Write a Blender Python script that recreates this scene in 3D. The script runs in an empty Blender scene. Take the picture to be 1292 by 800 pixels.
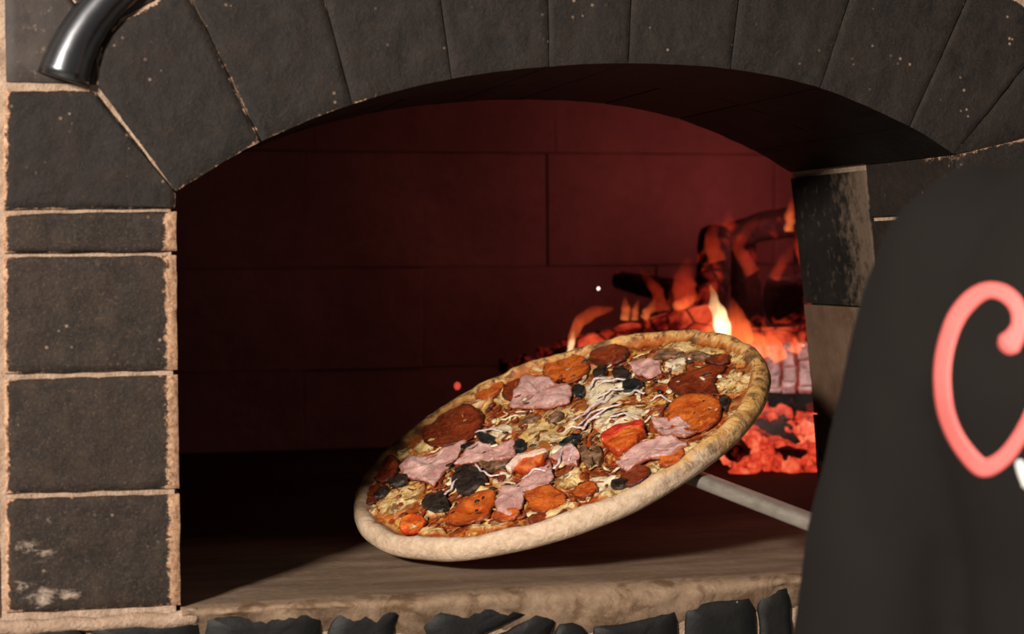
import bpy, bmesh, math, random
import numpy as np
from mathutils import Vector, Matrix, noise as mnoise
from mathutils.bvhtree import BVHTree

random.seed(7)
rng = np.random.default_rng(7)
SC = bpy.context.scene
COL = SC.collection

# ------------------------------------------------------------------ camera
W, H, F = 1292.0, 800.0, 2300.0
CAM = np.array([-0.1042, -1.45, 0.2745])
def cam_rows():
    y = np.array([50.0 - 646, -(330.0 - 400), -F]); y /= np.linalg.norm(y)
    r = math.radians(0.9)
    z = np.array([-math.sin(r), math.cos(r), 0.0]); z -= y * (z @ y); z /= np.linalg.norm(z)
    x = np.cross(y, z)
    return np.stack([x, y, z], 1)
RC = cam_rows()
cam_data = bpy.data.cameras.new('camera')
cam_data.sensor_width = 36.0
cam_data.lens = F / W * 36.0
cam_data.clip_start = 0.02
cam_data.dof.use_dof = True
cam_data.dof.focus_distance = 1.66
cam_data.dof.aperture_fstop = 7.0
cam = bpy.data.objects.new('camera', cam_data)
M4 = Matrix([list(RC.T[i]) + [CAM[i]] for i in range(3)] + [[0, 0, 0, 1]])
cam.matrix_world = M4
COL.objects.link(cam)
SC.camera = cam

# ------------------------------------------------------------------ world, lamps, exposure
world = bpy.data.worlds.new('world'); SC.world = world
world.use_nodes = True
bg = world.node_tree.nodes['Background']
bg.inputs[0].default_value = (1.0, 0.94, 0.87, 1)
bg.inputs[1].default_value = 0.13

def area_light(name, loc, target, size, power, color):
    l = bpy.data.lights.new(name, 'AREA'); l.shape = 'SQUARE'; l.size = size
    l.energy = power; l.color = color
    o = bpy.data.objects.new(name, l); COL.objects.link(o)
    o.location = loc
    o.rotation_euler = (Vector(target) - Vector(loc)).to_track_quat('-Z', 'Y').to_euler()
    return o
tgt = Vector((0.32, 0.1, 0.1))
area_light('kitchen_window_light', (-1.78, -2.32, 1.20), tgt, 0.34, 205.0, (1.0, 0.90, 0.81))

vs = SC.view_settings
vs.view_transform = 'Standard'; vs.look = 'None'; vs.gamma = 1.0; vs.use_curve_mapping = False
vs.exposure = 0.0

# ------------------------------------------------------------------ measuring helpers
def ray(px, py):
    return RC.T @ np.array([px - 646.0, -(py - 400.0), -F])
def onY(px, py, Y):
    r = ray(px, py); return CAM + r * ((Y - CAM[1]) / r[1])
def onZ(px, py, Z):
    r = ray(px, py); return CAM + r * ((Z - CAM[2]) / r[2])
def xz(px, py, Y=0.0):
    p = onY(px, py, Y); return (p[0], p[2])

# ------------------------------------------------------------------ object helpers
WLOC = {}
def empty(name, loc, label, cat, group=None):
    o = bpy.data.objects.new(name, None); COL.objects.link(o)
    o.location = loc; o.empty_display_size = 0.05
    o['label'] = label; o['category'] = cat
    if group: o['group'] = group
    WLOC[o] = Vector(loc)
    return o
def tag(o, label, cat, group=None, kind=None):
    o['label'] = label; o['category'] = cat
    if group: o['group'] = group
    if kind: o['kind'] = kind
    return o
def mesh_obj(name, verts, faces, mat, parent=None, smooth=True, attrs=None, center=True):
    """verts are world coordinates; the origin goes to their middle."""
    v = np.asarray(verts, float)
    c = (v.min(0) + v.max(0)) / 2 if center else np.zeros(3)
    me = bpy.data.meshes.new(name)
    me.from_pydata([tuple(p) for p in (v - c)], [], [tuple(f) for f in faces])
    me.validate()
    if attrs:
        for k, a in attrs.items():
            at = me.attributes.new(k, 'FLOAT', 'POINT')
            at.data.foreach_set('value', np.asarray(a, np.float32))
    me.materials.append(mat)
    if smooth:
        me.polygons.foreach_set('use_smooth', [True] * len(me.polygons))
    o = bpy.data.objects.new(name, me); COL.objects.link(o)
    wl = Vector(c)
    WLOC[o] = wl
    if parent is not None:
        o.parent = parent
        o.location = wl - WLOC[parent]
    else:
        o.location = wl
    return o
def fix_normals(o):
    bm = bmesh.new(); bm.from_mesh(o.data)
    bmesh.ops.recalc_face_normals(bm, faces=bm.faces)
    bm.to_mesh(o.data); bm.free()
    return o
def n3(x, y, z, s=1.0, seed=0.0):
    return mnoise.noise(Vector((x * s + seed * 17.3, y * s + seed * 5.1, z * s - seed * 9.7)))
def fbm(x, y, z, s=1.0, seed=0.0, octv=3):
    t, a = 0.0, 1.0
    for i in range(octv):
        t += a * n3(x, y, z, s * 2 ** i, seed + i); a *= 0.5
    return t

# ------------------------------------------------------------------ materials
class NT:
    def __init__(self, name):
        self.m = bpy.data.materials.new(name); self.m.use_nodes = True
        self.t = self.m.node_tree; self.n = self.t.nodes
        self.b = self.n['Principled BSDF']; self.out = self.n['Material Output']
    def link(self, a, b): self.t.links.new(a, b)
    def pos(self):
        g = self.n.new('ShaderNodeNewGeometry'); return g.outputs['Position']
    def objco(self):
        g = self.n.new('ShaderNodeTexCoord'); return g.outputs['Object']
    def scale(self, v, s):
        m = self.n.new('ShaderNodeMapping'); m.inputs['Scale'].default_value = s
        self.link(v, m.inputs['Vector']); return m.outputs[0]
    def noise(self, v, s, d=4.0, r=0.6, dist=0.0):
        x = self.n.new('ShaderNodeTexNoise'); x.inputs['Scale'].default_value = s
        x.inputs['Detail'].default_value = d; x.inputs['Roughness'].default_value = r
        x.inputs['Distortion'].default_value = dist
        self.link(v, x.inputs['Vector']); return x.outputs['Fac']
    def vor(self, v, s, feature='F1', out='Distance'):
        x = self.n.new('ShaderNodeTexVoronoi'); x.feature = feature
        x.inputs['Scale'].default_value = s; self.link(v, x.inputs['Vector']); return x.outputs[out]
    def ramp(self, f, stops, interp='LINEAR'):
        x = self.n.new('ShaderNodeValToRGB'); x.color_ramp.interpolation = interp
        e = x.color_ramp.elements
        while len(e) < len(stops): e.new(0.5)
        for i, (p, c) in enumerate(stops):
            e[i].position = p
            e[i].color = (c, c, c, 1) if isinstance(c, (int, float)) else (*c, 1)
        self.link(f, x.inputs[0]); return x.outputs[0]
    def mix(self, f, a, b, mode='MIX'):
        x = self.n.new('ShaderNodeMix'); x.data_type = 'RGBA'; x.blend_type = mode
        for sock, val in ((x.inputs[0], f), (x.inputs[6], a), (x.inputs[7], b)):
            if isinstance(val, (int, float)): sock.default_value = val
            elif isinstance(val, tuple): sock.default_value = (*val, 1)
            else: self.link(val, sock)
        return x.outputs[2]
    def math(self, op, a, b=None, c=None, clamp=False):
        x = self.n.new('ShaderNodeMath'); x.operation = op; x.use_clamp = clamp
        for i, val in enumerate((a, b, c)):
            if val is None: continue
            if isinstance(val, (int, float)): x.inputs[i].default_value = val
            else: self.link(val, x.inputs[i])
        return x.outputs[0]
    def attr(self, name):
        x = self.n.new('ShaderNodeAttribute'); x.attribute_name = name; return x.outputs['Fac']
    def rand(self):
        x = self.n.new('ShaderNodeObjectInfo'); return x.outputs['Random']
    def bump(self, h, strength, dist):
        x = self.n.new('ShaderNodeBump'); x.inputs['Strength'].default_value = strength
        x.inputs['Distance'].default_value = dist
        self.link(h, x.inputs['Height']); self.link(x.outputs[0], self.b.inputs['Normal'])
    def base(self, c):
        if isinstance(c, tuple): self.b.inputs['Base Color'].default_value = (*c, 1)
        else: self.link(c, self.b.inputs['Base Color'])
        return self
    def rough(self, r):
        if isinstance(r, (int, float)): self.b.inputs['Roughness'].default_value = r
        else: self.link(r, self.b.inputs['Roughness'])
        return self
    def set(self, **k):
        for a, v in k.items(): self.b.inputs[a.replace('_', ' ')].default_value = v
        return self

def mat_black_brick(name='sooty_black_brick', k=(1.0, 1.0, 1.0), scuff=1.0):
    t = NT(name); p = t.pos()
    K = lambda c: tuple(a * b for a, b in zip(c, k))
    big = t.noise(p, 13, 4, .65, .5); fine = t.noise(p, 130, 6, .75); mid = t.noise(p, 42, 5, .7)
    c = t.mix(t.ramp(big, [(.38, 0.0), (.62, 1.0)]), K((.0085, .0078, .0070)), K((.0165, .0125, .0105)))
    c = t.mix(t.ramp(fine, [(.40, 0.0), (.70, .8)]), c, K((.026, .0192, .0148)))
    c = t.mix(t.ramp(mid, [(.48, 0.0), (.68, .7)]), c, K((.034, .025, .0185)))
    vf = t.noise(p, 420, 4, .8)
    c = t.mix(t.ramp(vf, [(.54, 0.0), (.70, .8 * scuff)]), c, K((.070, .050, .036)))
    c = t.mix(t.ramp(vf, [(.30, .8), (.44, 0.0)]), c, (.0055, .005, .0045))
    # scuffs and pale specks
    sc = t.ramp(t.noise(t.scale(p, (120, 120, 75)), 1.0, 6, .8), [(.58, 0.0), (.74, .6 * scuff)])
    c = t.mix(t.math('MULTIPLY', sc, t.ramp(t.noise(p, 24, 4, .7), [(.46, 0.0), (.66, 1.0)])), c, (.13, .095, .068))
    sp = t.ramp(t.vor(p, 95), [(.09, .9), (.15, 0.0)])
    c = t.mix(t.math('MULTIPLY', sp, t.ramp(t.noise(p, 17, 3), [(.52, 0.0), (.62, 1.0)])), c, (.24, .17, .12))
    # worn edges baring the sandy body
    w = t.attr('wear')
    wn = t.math('ADD', w, t.math('MULTIPLY', t.math('SUBTRACT', t.noise(p, 120, 6, .8), .5), 1.5))
    wf = t.ramp(wn, [(.50, 0.0), (.62, 1.0)])
    tan = t.mix(t.ramp(t.noise(p, 260, 4, .75), [(.3, 0.0), (.7, 1.0)]), (.16, .062, .026), (.60, .38, .235))
    c = t.mix(wf, c, tan)
    d = t.attr('dust')
    dn = t.math('ADD', d, t.math('MULTIPLY', t.math('SUBTRACT', t.noise(t.scale(p, (1, 1, 1.8)), 70, 7, .8, .6), .5), 2.2))
    c = t.mix(t.ramp(dn, [(.55, 0.0), (1.15, .8)]), c, (.44, .34, .26))
    t.base(c).rough(.7).set(Specular_IOR_Level=.28)
    t.bump(t.math('ADD', fine, t.math('ADD', t.math('MULTIPLY', mid, .8), t.math('MULTIPLY', wf, .7))), .7, .0022)
    return t.m
def mat_mortar(name='sandy_mortar', a=(.23, .145, .09), b=(.50, .36, .26)):
    t = NT(name); p = t.pos()
    n1 = t.noise(p, 60, 6, .7); n2 = t.noise(p, 300, 4, .7)
    c = t.mix(t.ramp(n1, [(.3, 0.0), (.7, 1.0)]), a, b)
    c = t.mix(t.ramp(n2, [(.5, 0.0), (.8, .6)]), c, (.24, .15, .09))
    t.base(c).rough(.9); t.bump(t.math('ADD', n1, n2), .8, .003)
    return t.m
def mat_brown_stone():
    t = NT('brown_speckled_stone'); p = t.pos()
    n1 = t.noise(p, 40, 5, .7)
    c = t.mix(t.ramp(n1, [(.3, 0.0), (.7, 1.0)]), (.014, .0085, .006), (.040, .027, .019))
    sp = t.ramp(t.noise(p, 120, 5, .75), [(.6, 0.0), (.72, .8)])
    c = t.mix(sp, c, (.20, .145, .10))
    t.base(c).rough(.7); t.bump(n1, .5, .002); return t.m
def mat_slate():
    t = NT('black_slate'); p = t.pos()
    n1 = t.noise(p, 50, 6, .7)
    c = t.mix(n1, (.0045, .0045, .0045), (.011, .0105, .010))
    sp = t.ramp(t.vor(p, 70), [(.05, .7), (.08, 0.0)])
    c = t.mix(t.math('MULTIPLY', sp, t.ramp(t.noise(p, 15, 2), [(.52, 0.0), (.62, 1.0)])), c, (.35, .32, .28))
    t.base(c).rough(.6).set(Specular_IOR_Level=.25); t.bump(n1, .5, .002); return t.m
def mat_hearth():
    t = NT('worn_hearth_stone'); p = t.pos()
    st = t.noise(t.scale(p, (5, 26, 26)), 1.0, 6, .65, .4)
    n2 = t.noise(p, 120, 5, .7); n3_ = t.noise(p, 7, 3)
    c = t.mix(t.ramp(st, [(.3, 0.0), (.7, 1.0)]), (.095, .058, .036), (.235, .168, .115))
    c = t.mix(t.ramp(n3_, [(.45, 0.0), (.75, .55)]), c, (.15, .088, .062))
    c = t.mix(t.ramp(n2, [(.5, 0.0), (.8, .5)]), c, (.27, .21, .16))
    lip = t.attr('lip')
    lf = t.ramp(t.math('ADD', lip, t.math('MULTIPLY', t.math('SUBTRACT', t.noise(p, 45, 6, .7), .5), .9)), [(.42, 0.0), (.62, 1.0)])
    sand = t.mix(t.noise(p, 150, 5, .75), (.11, .062, .034), (.36, .255, .17))
    sand = t.mix(t.ramp(t.noise(p, 30, 5, .7, .8), [(.50, 0.0), (.64, .75)]), sand, (.085, .045, .022))
    c = t.mix(lf, c, sand)
    # soot towards the chamber, drawn forward to paint in shade under the pizza
    back = t.attr('soot')
    sf = t.ramp(t.math('ADD', back, t.math('MULTIPLY', t.math('SUBTRACT', t.noise(p, 9, 4), .5), .4)), [(.3, 0.0), (.75, .9)])
    c = t.mix(sf, c, (.018, .014, .012))
    t.base(c).rough(t.ramp(n2, [(.3, .72), (.7, .95)])).set(Specular_IOR_Level=.12)
    t.bump(t.math('ADD', t.math('MULTIPLY', st, .6), n2), .4, .002); return t.m
def mat_chamber_brick():
    t = NT('sooty_fire_brick'); p = t.pos()
    n1 = t.noise(p, 5, 4); n2 = t.noise(p, 55, 5, .7)
    c = t.mix(t.ramp(n1, [(.3, 0.0), (.7, 1.0)]), (.16, .120, .118), (.29, .215, .205))
    c = t.mix(t.ramp(n2, [(.4, 0.0), (.8, .5)]), c, (.12, .090, .085))
    c = t.mix(t.math('MULTIPLY', t.rand(), .45), c, (.13, .095, .090))
    t.base(c).rough(.85); t.bump(n2, .6, .004); return t.m
def mat_reveal_brick(name='heavy_soot_brick', lo=(.0040, .0038, .0036), hi=(.0095, .0082, .0070)):
    t = NT(name); p = t.pos()
    n1 = t.noise(p, 18, 4); n2 = t.noise(p, 140, 5, .7)
    c = t.mix(t.ramp(n1, [(.35, 0.0), (.7, 1.0)]), lo, hi)
    w = t.attr('wear')
    wn = t.math('ADD', w, t.math('MULTIPLY', t.math('SUBTRACT', t.noise(p, 80, 5, .7), .5), .9))
    c = t.mix(t.ramp(wn, [(.6, 0.0), (.85, .6)]), c, (.16, .11, .075))
    c = t.mix(t.ramp(t.noise(p, 190, 3, .6), [(.70, 0.0), (.76, .15)]), c, (.25, .21, .17))
    t.base(c).rough(.85).set(Specular_IOR_Level=.12); t.bump(n2, .5, .002); return t.m
def mat_simple(name, col, rough=.6, metal=0.0, bump=0.0, bscale=200, var=0.25, **k):
    t = NT(name); p = t.pos()
    n1 = t.noise(p, bscale, 4, .65)
    dark = tuple(x * (1 - var) for x in col); light = tuple(min(1, x * (1 + var)) for x in col)
    t.base(t.mix(t.ramp(n1, [(.3, 0.0), (.7, 1.0)]), dark, light)).rough(rough)
    t.b.inputs['Metallic'].default_value = metal
    if bump: t.bump(n1, .5, bump)
    t.set(**k)
    return t.m
def mat_peel():
    t = NT('worn_grey_peel_metal'); p = t.pos()
    n = t.noise(t.scale(p, (160, 22, 160)), 1.0, 5, .7); n2 = t.noise(p, 30, 4)
    c = t.mix(n, (.10, .085, .068), (.34, .30, .25))
    c = t.mix(t.ramp(n2, [(.5, 0.0), (.75, .6)]), c, (.08, .065, .05))
    t.base(c).rough(.55).set(Metallic=.25); t.bump(n, .3, .001); return t.m
def mat_fabric(name, col):
    t = NT(name); p = t.pos()
    n = t.noise(p, 900, 3); n2 = t.noise(p, 9, 3)
    c = t.mix(n2, tuple(x * .8 for x in col), tuple(x * 1.25 for x in col))
    t.base(c).rough(.9); t.b.inputs['Specular IOR Level'].default_value = .15
    t.bump(n, .25, .0008); return t.m
def mat_skin():
    t = NT('skin'); p = t.pos(); n = t.noise(p, 35, 4)
    t.base(t.mix(n, (.48, .27, .19), (.60, .36, .26))).rough(.5)
    t.b.inputs['Subsurface Weight'].default_value = .1
    t.b.inputs['Subsurface Radius'].default_value = (.01, .004, .002)
    return t.m
def mat_ember(name, lo, mid, hi, strength, cell=55, thr=.35):
    t = NT(name); p = t.pos()
    v = t.vor(t.scale(p, (cell, cell, cell)), 1.0, 'DISTANCE_TO_EDGE')
    n = t.noise(p, 38, 4, .65); n2 = t.noise(p, 140, 4, .7)
    h = t.math('ADD', t.math('MULTIPLY', n, .75), t.math('MULTIPLY', n2, .35))
    h = t.math('SUBTRACT', h, t.math('MULTIPLY', t.ramp(v, [(0.0, .10), (.10, 0.0)]), 1.0))
    heat = t.ramp(h, [(thr, 0.0), (thr + .22, .55), (thr + .42, 1.0)])
    e = t.ramp(heat, [(0.0, lo), (.5, mid), (1.0, hi)])
    t.base(t.mix(n2, (.012, .010, .010), (.06, .045, .04))).rough(.9)
    t.link(e, t.b.inputs['Emission Color']); t.b.inputs['Emission Strength'].default_value = strength
    t.bump(h, .7, .004); return t.m
def mat_charwood(name, glow=0.6, ash=.15, cell=(30, 30, 30), dim=0.0, thr=.62, glowcol=(.9, .06, .015)):
    """cracked burnt wood: dark cracks, with patches of the surface still glowing"""
    t = NT(name); p = t.pos()
    v = t.vor(t.scale(p, cell), 1.0, 'DISTANCE_TO_EDGE')
    n = t.noise(p, 16, 4, .6, .6); n2 = t.noise(p, 130, 5, .7)
    c = t.mix(n2, (.003, .0028, .0028), (.013, .011, .010))
    c = t.mix(t.math('MULTIPLY', t.ramp(n2, [(.5, 0.0), (.75, 1.0)]), ash), c, (.42, .34, .33))
    t.base(c).rough(.9).set(Specular_IOR_Level=.2)
    patch = t.ramp(n, [(thr - .06, 0.0), (thr + .14, 1.0)])
    crack = t.ramp(v, [(0.0, 0.0), (.09, 1.0)])
    g = t.math('MULTIPLY', t.math('ADD', t.math('MULTIPLY', patch, glow), t.math('MULTIPLY', n2, dim)), crack)
    t.link(t.mix(patch, (.75, .03, .018), glowcol), t.b.inputs['Emission Color'])
    t.link(g, t.b.inputs['Emission Strength'])
    t.bump(t.math('ADD', t.ramp(v, [(0.0, 0.0), (.2, 1.0)]), n2), .8, .004); return t.m
def mat_flame(name, c_lo, c_hi, strength, nscale=60):
    """emission that thins towards the tip ('h' runs 0 at the root to 1 at the tip through local Z)"""
    t = NT(name); t.n.remove(t.b)
    tc = t.n.new('ShaderNodeTexCoord')
    sep = t.n.new('ShaderNodeSeparateXYZ'); t.link(tc.outputs['Generated'], sep.inputs[0])
    em = t.n.new('ShaderNodeEmission')
    t.link(t.ramp(sep.outputs[2], [(0.0, c_lo), (1.0, c_hi)]), em.inputs[0])
    nz = t.ramp(t.noise(t.scale(tc.outputs['Object'], (1.4, 1.4, .5)), nscale, 3, .6), [(.3, .35), (.65, 1.4)])
    fall = t.ramp(sep.outputs[2], [(0.0, 1.0), (.45, .75), (1.0, .22)])
    t.link(t.math('MULTIPLY', t.math('MULTIPLY', nz, fall), strength), em.inputs[1])
    t.link(em.outputs[0], t.out.inputs['Volume'])
    return t.m

M = {}
M['brick'] = mat_black_brick('sooty_black_brick', (.74, .66, .62), .6)
M['pier_brick'] = mat_black_brick('worn_brown_black_brick', (1.22, 1.04, .88), 1.2)
M['mortar'] = mat_mortar()
M['stone'] = mat_brown_stone()
M['slate'] = mat_slate()
M['hearth'] = mat_hearth()
M['chamber'] = mat_chamber_brick()
M['soot'] = mat_reveal_brick()  # soot deepened so the arch underside holds its shade in the colour
M['smoked'] = mat_reveal_brick('smoked_brown_brick', (.070, .038, .022), (.125, .078, .050))  # key light on the lower right reveal, put into a paler brown
M['smoked_dark'] = mat_reveal_brick('smoke_black_brick', (.006, .0052, .0046), (.015, .012, .0095))  # shade on the upper right reveal, put into a near-black colour
M['sootmortar'] = mat_mortar('sooty_mortar', (.12, .09, .085), (.20, .155, .15))
M['steel'] = mat_simple('dark_polished_steel', (.17, .175, .185), .27, 1.0, var=.1)
M['peel'] = mat_peel()
M['shirt'] = mat_fabric('black_cotton', (.0092, .0078, .0067))
M['trousers'] = mat_fabric('dark_grey_cotton', (.03, .03, .033))
M['shoe'] = mat_simple('black_leather', (.02, .02, .02), .4)
M['sole'] = mat_simple('rubber', (.05, .05, .05), .8)
M['skin'] = mat_skin()
M['hair'] = mat_simple('dark_brown_hair', (.03, .018, .012), .5, bscale=400, bump=.002)
M['pink'] = mat_simple('coral_print', (.88, .17, .155), .6, var=.06)
M['white'] = mat_simple('white_print', (.8, .78, .76), .6, var=.05)
M['tile'] = mat_simple('grey_floor_tile', (.20, .185, .17), .5, var=.15, bscale=8)

# ================================================================== kitchen floor
GROUND = -1.08
fl = mesh_obj('floor', [(-3, -4, GROUND), (3.5, -4, GROUND), (3.5, 1.6, GROUND), (-3, 1.6, GROUND),
                        (-3, -4, GROUND - .1), (3.5, -4, GROUND - .1), (3.5, 1.6, GROUND - .1), (-3, 1.6, GROUND - .1)],
              [(0, 1, 2, 3), (7, 6, 5, 4), (0, 4, 5, 1), (1, 5, 6, 2), (2, 6, 7, 3), (3, 7, 4, 0)], M['tile'], smooth=False)
fl['kind'] = 'structure'; fl['label'] = 'grey tiled kitchen floor in front of the oven'

# ================================================================== the oven
oven = empty('brick_oven', (.35, .5, GROUND), 'black brick pizza oven with a wide arched mouth and fire inside', 'oven')
DEP = 0.36                                   # depth of the arch
MID = 0.18
def arc_z(X):
    xs = [-.03, 0, .067, .141, .222, .304, .373, .464, .545, .629, .672, .70]
    zs = [.309, .328, .3675, .3985, .420, .4315, .4355, .4325, .418, .386, .362, .344]
    i = max(1, min(len(xs) - 3, next((k for k in range(len(xs) - 1) if xs[k + 1] >= X), len(xs) - 2)))
    x0, x1 = xs[i], xs[i + 1]; t = (X - x0) / (x1 - x0)
    m0 = (zs[i + 1] - zs[i - 1]) / (xs[i + 1] - xs[i - 1]); m1 = (zs[i + 2] - zs[i]) / (xs[i + 2] - xs[i])
    h = x1 - x0
    return ((2*t**3 - 3*t**2 + 1) * zs[i] + (t**3 - 2*t**2 + t) * h * m0 + (-2*t**3 + 3*t**2) * zs[i+1] + (t**3 - t**2) * h * m1)
def jamb_x(z):                               # the right jamb leans in a little
    return .704 - .032 * max(0, min(1, z / .362)) ** 1.3

def polyline(pts):
    pts = [np.array(p, float) for p in pts]
    d = [0.0]
    for a, b in zip(pts, pts[1:]): d.append(d[-1] + np.linalg.norm(b - a))
    def f(u):
        s = u * d[-1]
        for i in range(len(pts) - 1):
            if s <= d[i + 1] + 1e-12:
                k = (s - d[i]) / max(1e-9, d[i + 1] - d[i]); return pts[i] * (1 - k) + pts[i + 1] * k
        return pts[-1]
    return f
def patch_brick(name, bottom, top, y0, y1, mat, parent, wear=None, dust=None, gap=.0008, nu=26, nv=20,
                seed=0.0, rough=.0012, rnd=.0028, jit=.0007, sides=None):
    """a brick whose front is a ruled patch between two curves in the XZ plane (y0), running back to y1"""
    bottom = polyline(bottom); top = polyline(top)
    lb = max(1e-6, np.linalg.norm(bottom(1) - bottom(0))); hh = max(1e-6, np.linalg.norm(top(.5) - bottom(.5)))
    gu = gap / lb; gv = gap / hh
    V, Wr, Du = [], [], []
    for j in range(nv + 1):
        v = gv + (1 - 2 * gv) * j / nv
        for i in range(nu + 1):
            u = gu + (1 - 2 * gu) * i / nu
            p = bottom(u) * (1 - v) + top(u) * v
            e = min((i / nu) * lb, (1 - i / nu) * lb, (j / nv) * hh, (1 - j / nv) * hh)
            x, z = p
            if e < 1e-9:
                x += jit * n3(x, z, y0, 70, seed); z += jit * n3(x, z, y0, 70, seed + 3)
            y = y0 + rnd * max(0, 1 - e / rnd) ** 2 * .8 + rough * fbm(x, y0, z, 45, seed)
            V.append((x, y, z))
            du = (i / nu * lb, (1 - i / nu) * lb, j / nv * hh, (1 - j / nv) * hh)
            Wr.append(0.0 if wear is None else wear(*du, x, z))
            Du.append(0.0 if dust is None else dust(x, z))
    idx = lambda i, j: j * (nu + 1) + i
    Fc = [(idx(i, j), idx(i + 1, j), idx(i + 1, j + 1), idx(i, j + 1)) for j in range(nv) for i in range(nu)]
    loop = [idx(i, 0) for i in range(nu + 1)] + [idx(nu, j) for j in range(1, nv + 1)] + \
           [idx(i, nv) for i in range(nu - 1, -1, -1)] + [idx(0, j) for j in range(nv - 1, 0, -1)]
    ring = []
    for ys in (y0 + (y1 - y0) * .5, y1):
        cur = []
        for k in loop:
            cur.append(len(V)); V.append((V[k][0], ys, V[k][2])); Wr.append(Wr[k] * .6 if wear else 0); Du.append(0)
        ring.append(cur)
    prev = loop
    for cur in ring:
        m = len(loop)
        for k in range(m):
            Fc.append((prev[k], cur[k], cur[(k + 1) % m], prev[(k + 1) % m]))
        prev = cur
    Fc.append(tuple(reversed(prev)))
    o = mesh_obj(name, V, Fc, mat, parent, True, {'wear': Wr, 'dust': Du})
    fix_normals(o)
    if sides is not None:
        o.data.materials.append(sides); nf = nu * nv
        for pgn in o.data.polygons[nf:]: pgn.material_index = 1
    o.data.set_sharp_from_angle(angle=math.radians(50)) if hasattr(o.data, 'set_sharp_from_angle') else None
    return o

def prism(name, poly, y0, y1, mat, parent):
    n = len(poly)
    V = [(x, y0, z) for x, z in poly] + [(x, y1, z) for x, z in poly]
    Fc = [tuple(range(n)), tuple(range(2 * n - 1, n - 1, -1))] + [(i, i + n, (i + 1) % n + n, (i + 1) % n) for i in range(n)]
    return fix_normals(mesh_obj(name, V, Fc, mat, parent, False))

# ---- mortar core of the front wall: two piers, the field over the arch and the plinth, one continuous body
def front_core():
    V, Fc = [], []
    def slab(poly, y0, y1):
        b = len(V); n = len(poly)
        V.extend([(x, y0, z) for x, z in poly]); V.extend([(x, y1, z) for x, z in poly])
        Fc.append(tuple(b + i for i in range(n))); Fc.append(tuple(b + i for i in range(2 * n - 1, n - 1, -1)))
        for i in range(n): Fc.append((b + i, b + i + n, b + (i + 1) % n + n, b + (i + 1) % n))
    y0, y1 = .0045, DEP - .004
    slab([(-.62, GROUND), (-.004, GROUND), (-.004, .33), (-.62, .33)], y0, y1)
    slab([(.708, GROUND), (1.3, GROUND), (1.3, .362), (.676, .362), (.70, .18)], y0, y1)
    xs = np.linspace(-.004, .676, 40)
    for a, b in zip(xs, xs[1:]):
        slab([(a, arc_z(a) + .004), (b, arc_z(b) + .004), (b, 1.0), (a, 1.0)], y0, y1)
    slab([(-.62, .33), (-.004, .33), (-.004, 1.0), (-.62, 1.0)], y0, y1)
    slab([(.676, .362), (1.3, .362), (1.3, 1.0), (.676, 1.0)], y0, y1)
    slab([(-.004, GROUND), (.708, GROUND), (.708, -.014), (-.004, -.014)], .0, y1)
    return fix_normals(mesh_obj('front_wall', V, Fc, M['mortar'], oven, False))
front = front_core()

# ---- bricks of the left pier, measured on the front plane
def wear_pier(l, r, b, t, x, z):
    w = max(1.05 * math.exp(-(r / .0115) ** 2), .85 * math.exp(-(l / .0050) ** 1.6))
    w = max(w, .46 * math.exp(-(min(b, t) / .0018)), .75 * math.exp(-(min(b, t) / .0035)) * math.exp(-(l / .022) ** 2),
            .62 * math.exp(-(min(b, t) / .0030)) * math.exp(-(r / .035) ** 2))
    return w
XL = -.1345
def pier_quad(px_top_l, px_top_r, px_bot_l, px_bot_r):
    tl, tr, bl, br = (xz(*q) for q in (px_top_l, px_top_r, px_bot_l, px_bot_r))
    return [bl, br], [tl, tr]
pier = [((4, 113), (115, 113), (3, 266), (223.5, 262.5)),
        ((3, 269), (223.5, 265), (3, 320.5), (224, 318.5)),
        ((3, 323), (224, 321), (4, 473), (225.5, 467.5)),
        ((4, 478), (225.5, 472), (5, 624), (227.5, 617.5)),
        ((5, 629), (227.5, 622.5), (6, 775), (229.5, 765))]
def dust_low(x, z):
    d = 0.0
    for (px, py, r, s) in ((35, 690, .016, .75), (60, 700, .014, .7), (55, 752, .018, .85), (85, 750, .013, .8), (28, 738, .012, .7), (55, 655, .014, .55), (100, 640, .02, .4)):
        cx, cz = xz(px, py); d = max(d, s * math.exp(-(((x - cx) / r) ** 2 + ((z - cz) / (r * .6)) ** 2)))
    return d
for k, q in enumerate(pier):
    bo, to = pier_quad(q[0], q[1], q[2], q[3])
    if k == 0:      # springer block: its right edge is the first arch joint
        bl, br, tl = xz(3, 266), xz(222.5, 262.5), xz(4, 113)
        cor = xz(221, 245)
        bo = [bl, br]; to = [tl, xz(118, 112), xz(222.5, 245)]
        wear = lambda l, r, b, t, x, z: max(.8 * math.exp(-(l / .005) ** 1.6), .62 * math.exp(-r / .002), .6 * math.exp(-min(b, t) / .002))
    else:
        wear = wear_pier
    patch_brick('brick', bo, to, 0.0, MID - .001, M['pier_brick'] if k else M['brick'], front, wear, dust_low if k == 4 else None, seed=k + 1,
                nu=34, nv=12 if k == 1 else 26)
# one more column to the left, just beyond the frame
for k, (z0, z1) in enumerate(((.0, .085), (.089, .19), (.194, .27), (.274, .405))):
    patch_brick('brick', [(-.36, z0), (-.1375, z0)], [(-.36, z1), (-.1375, z1)], 0.0, MID - .001, M['brick'], front, wear_pier, None, seed=k + 20, nu=16, nv=10)
# back row of the left jamb
for k, (z0, z1) in enumerate(((.0, .11), (.11, .222), (.222, .328))):
    patch_brick('brick', [(-.135, z0), (0, z0)], [(-.135, z1), (0, z1)], MID + .001, DEP, M['soot'], front, None, None, seed=k + 30, nu=6, nv=6)

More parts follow.
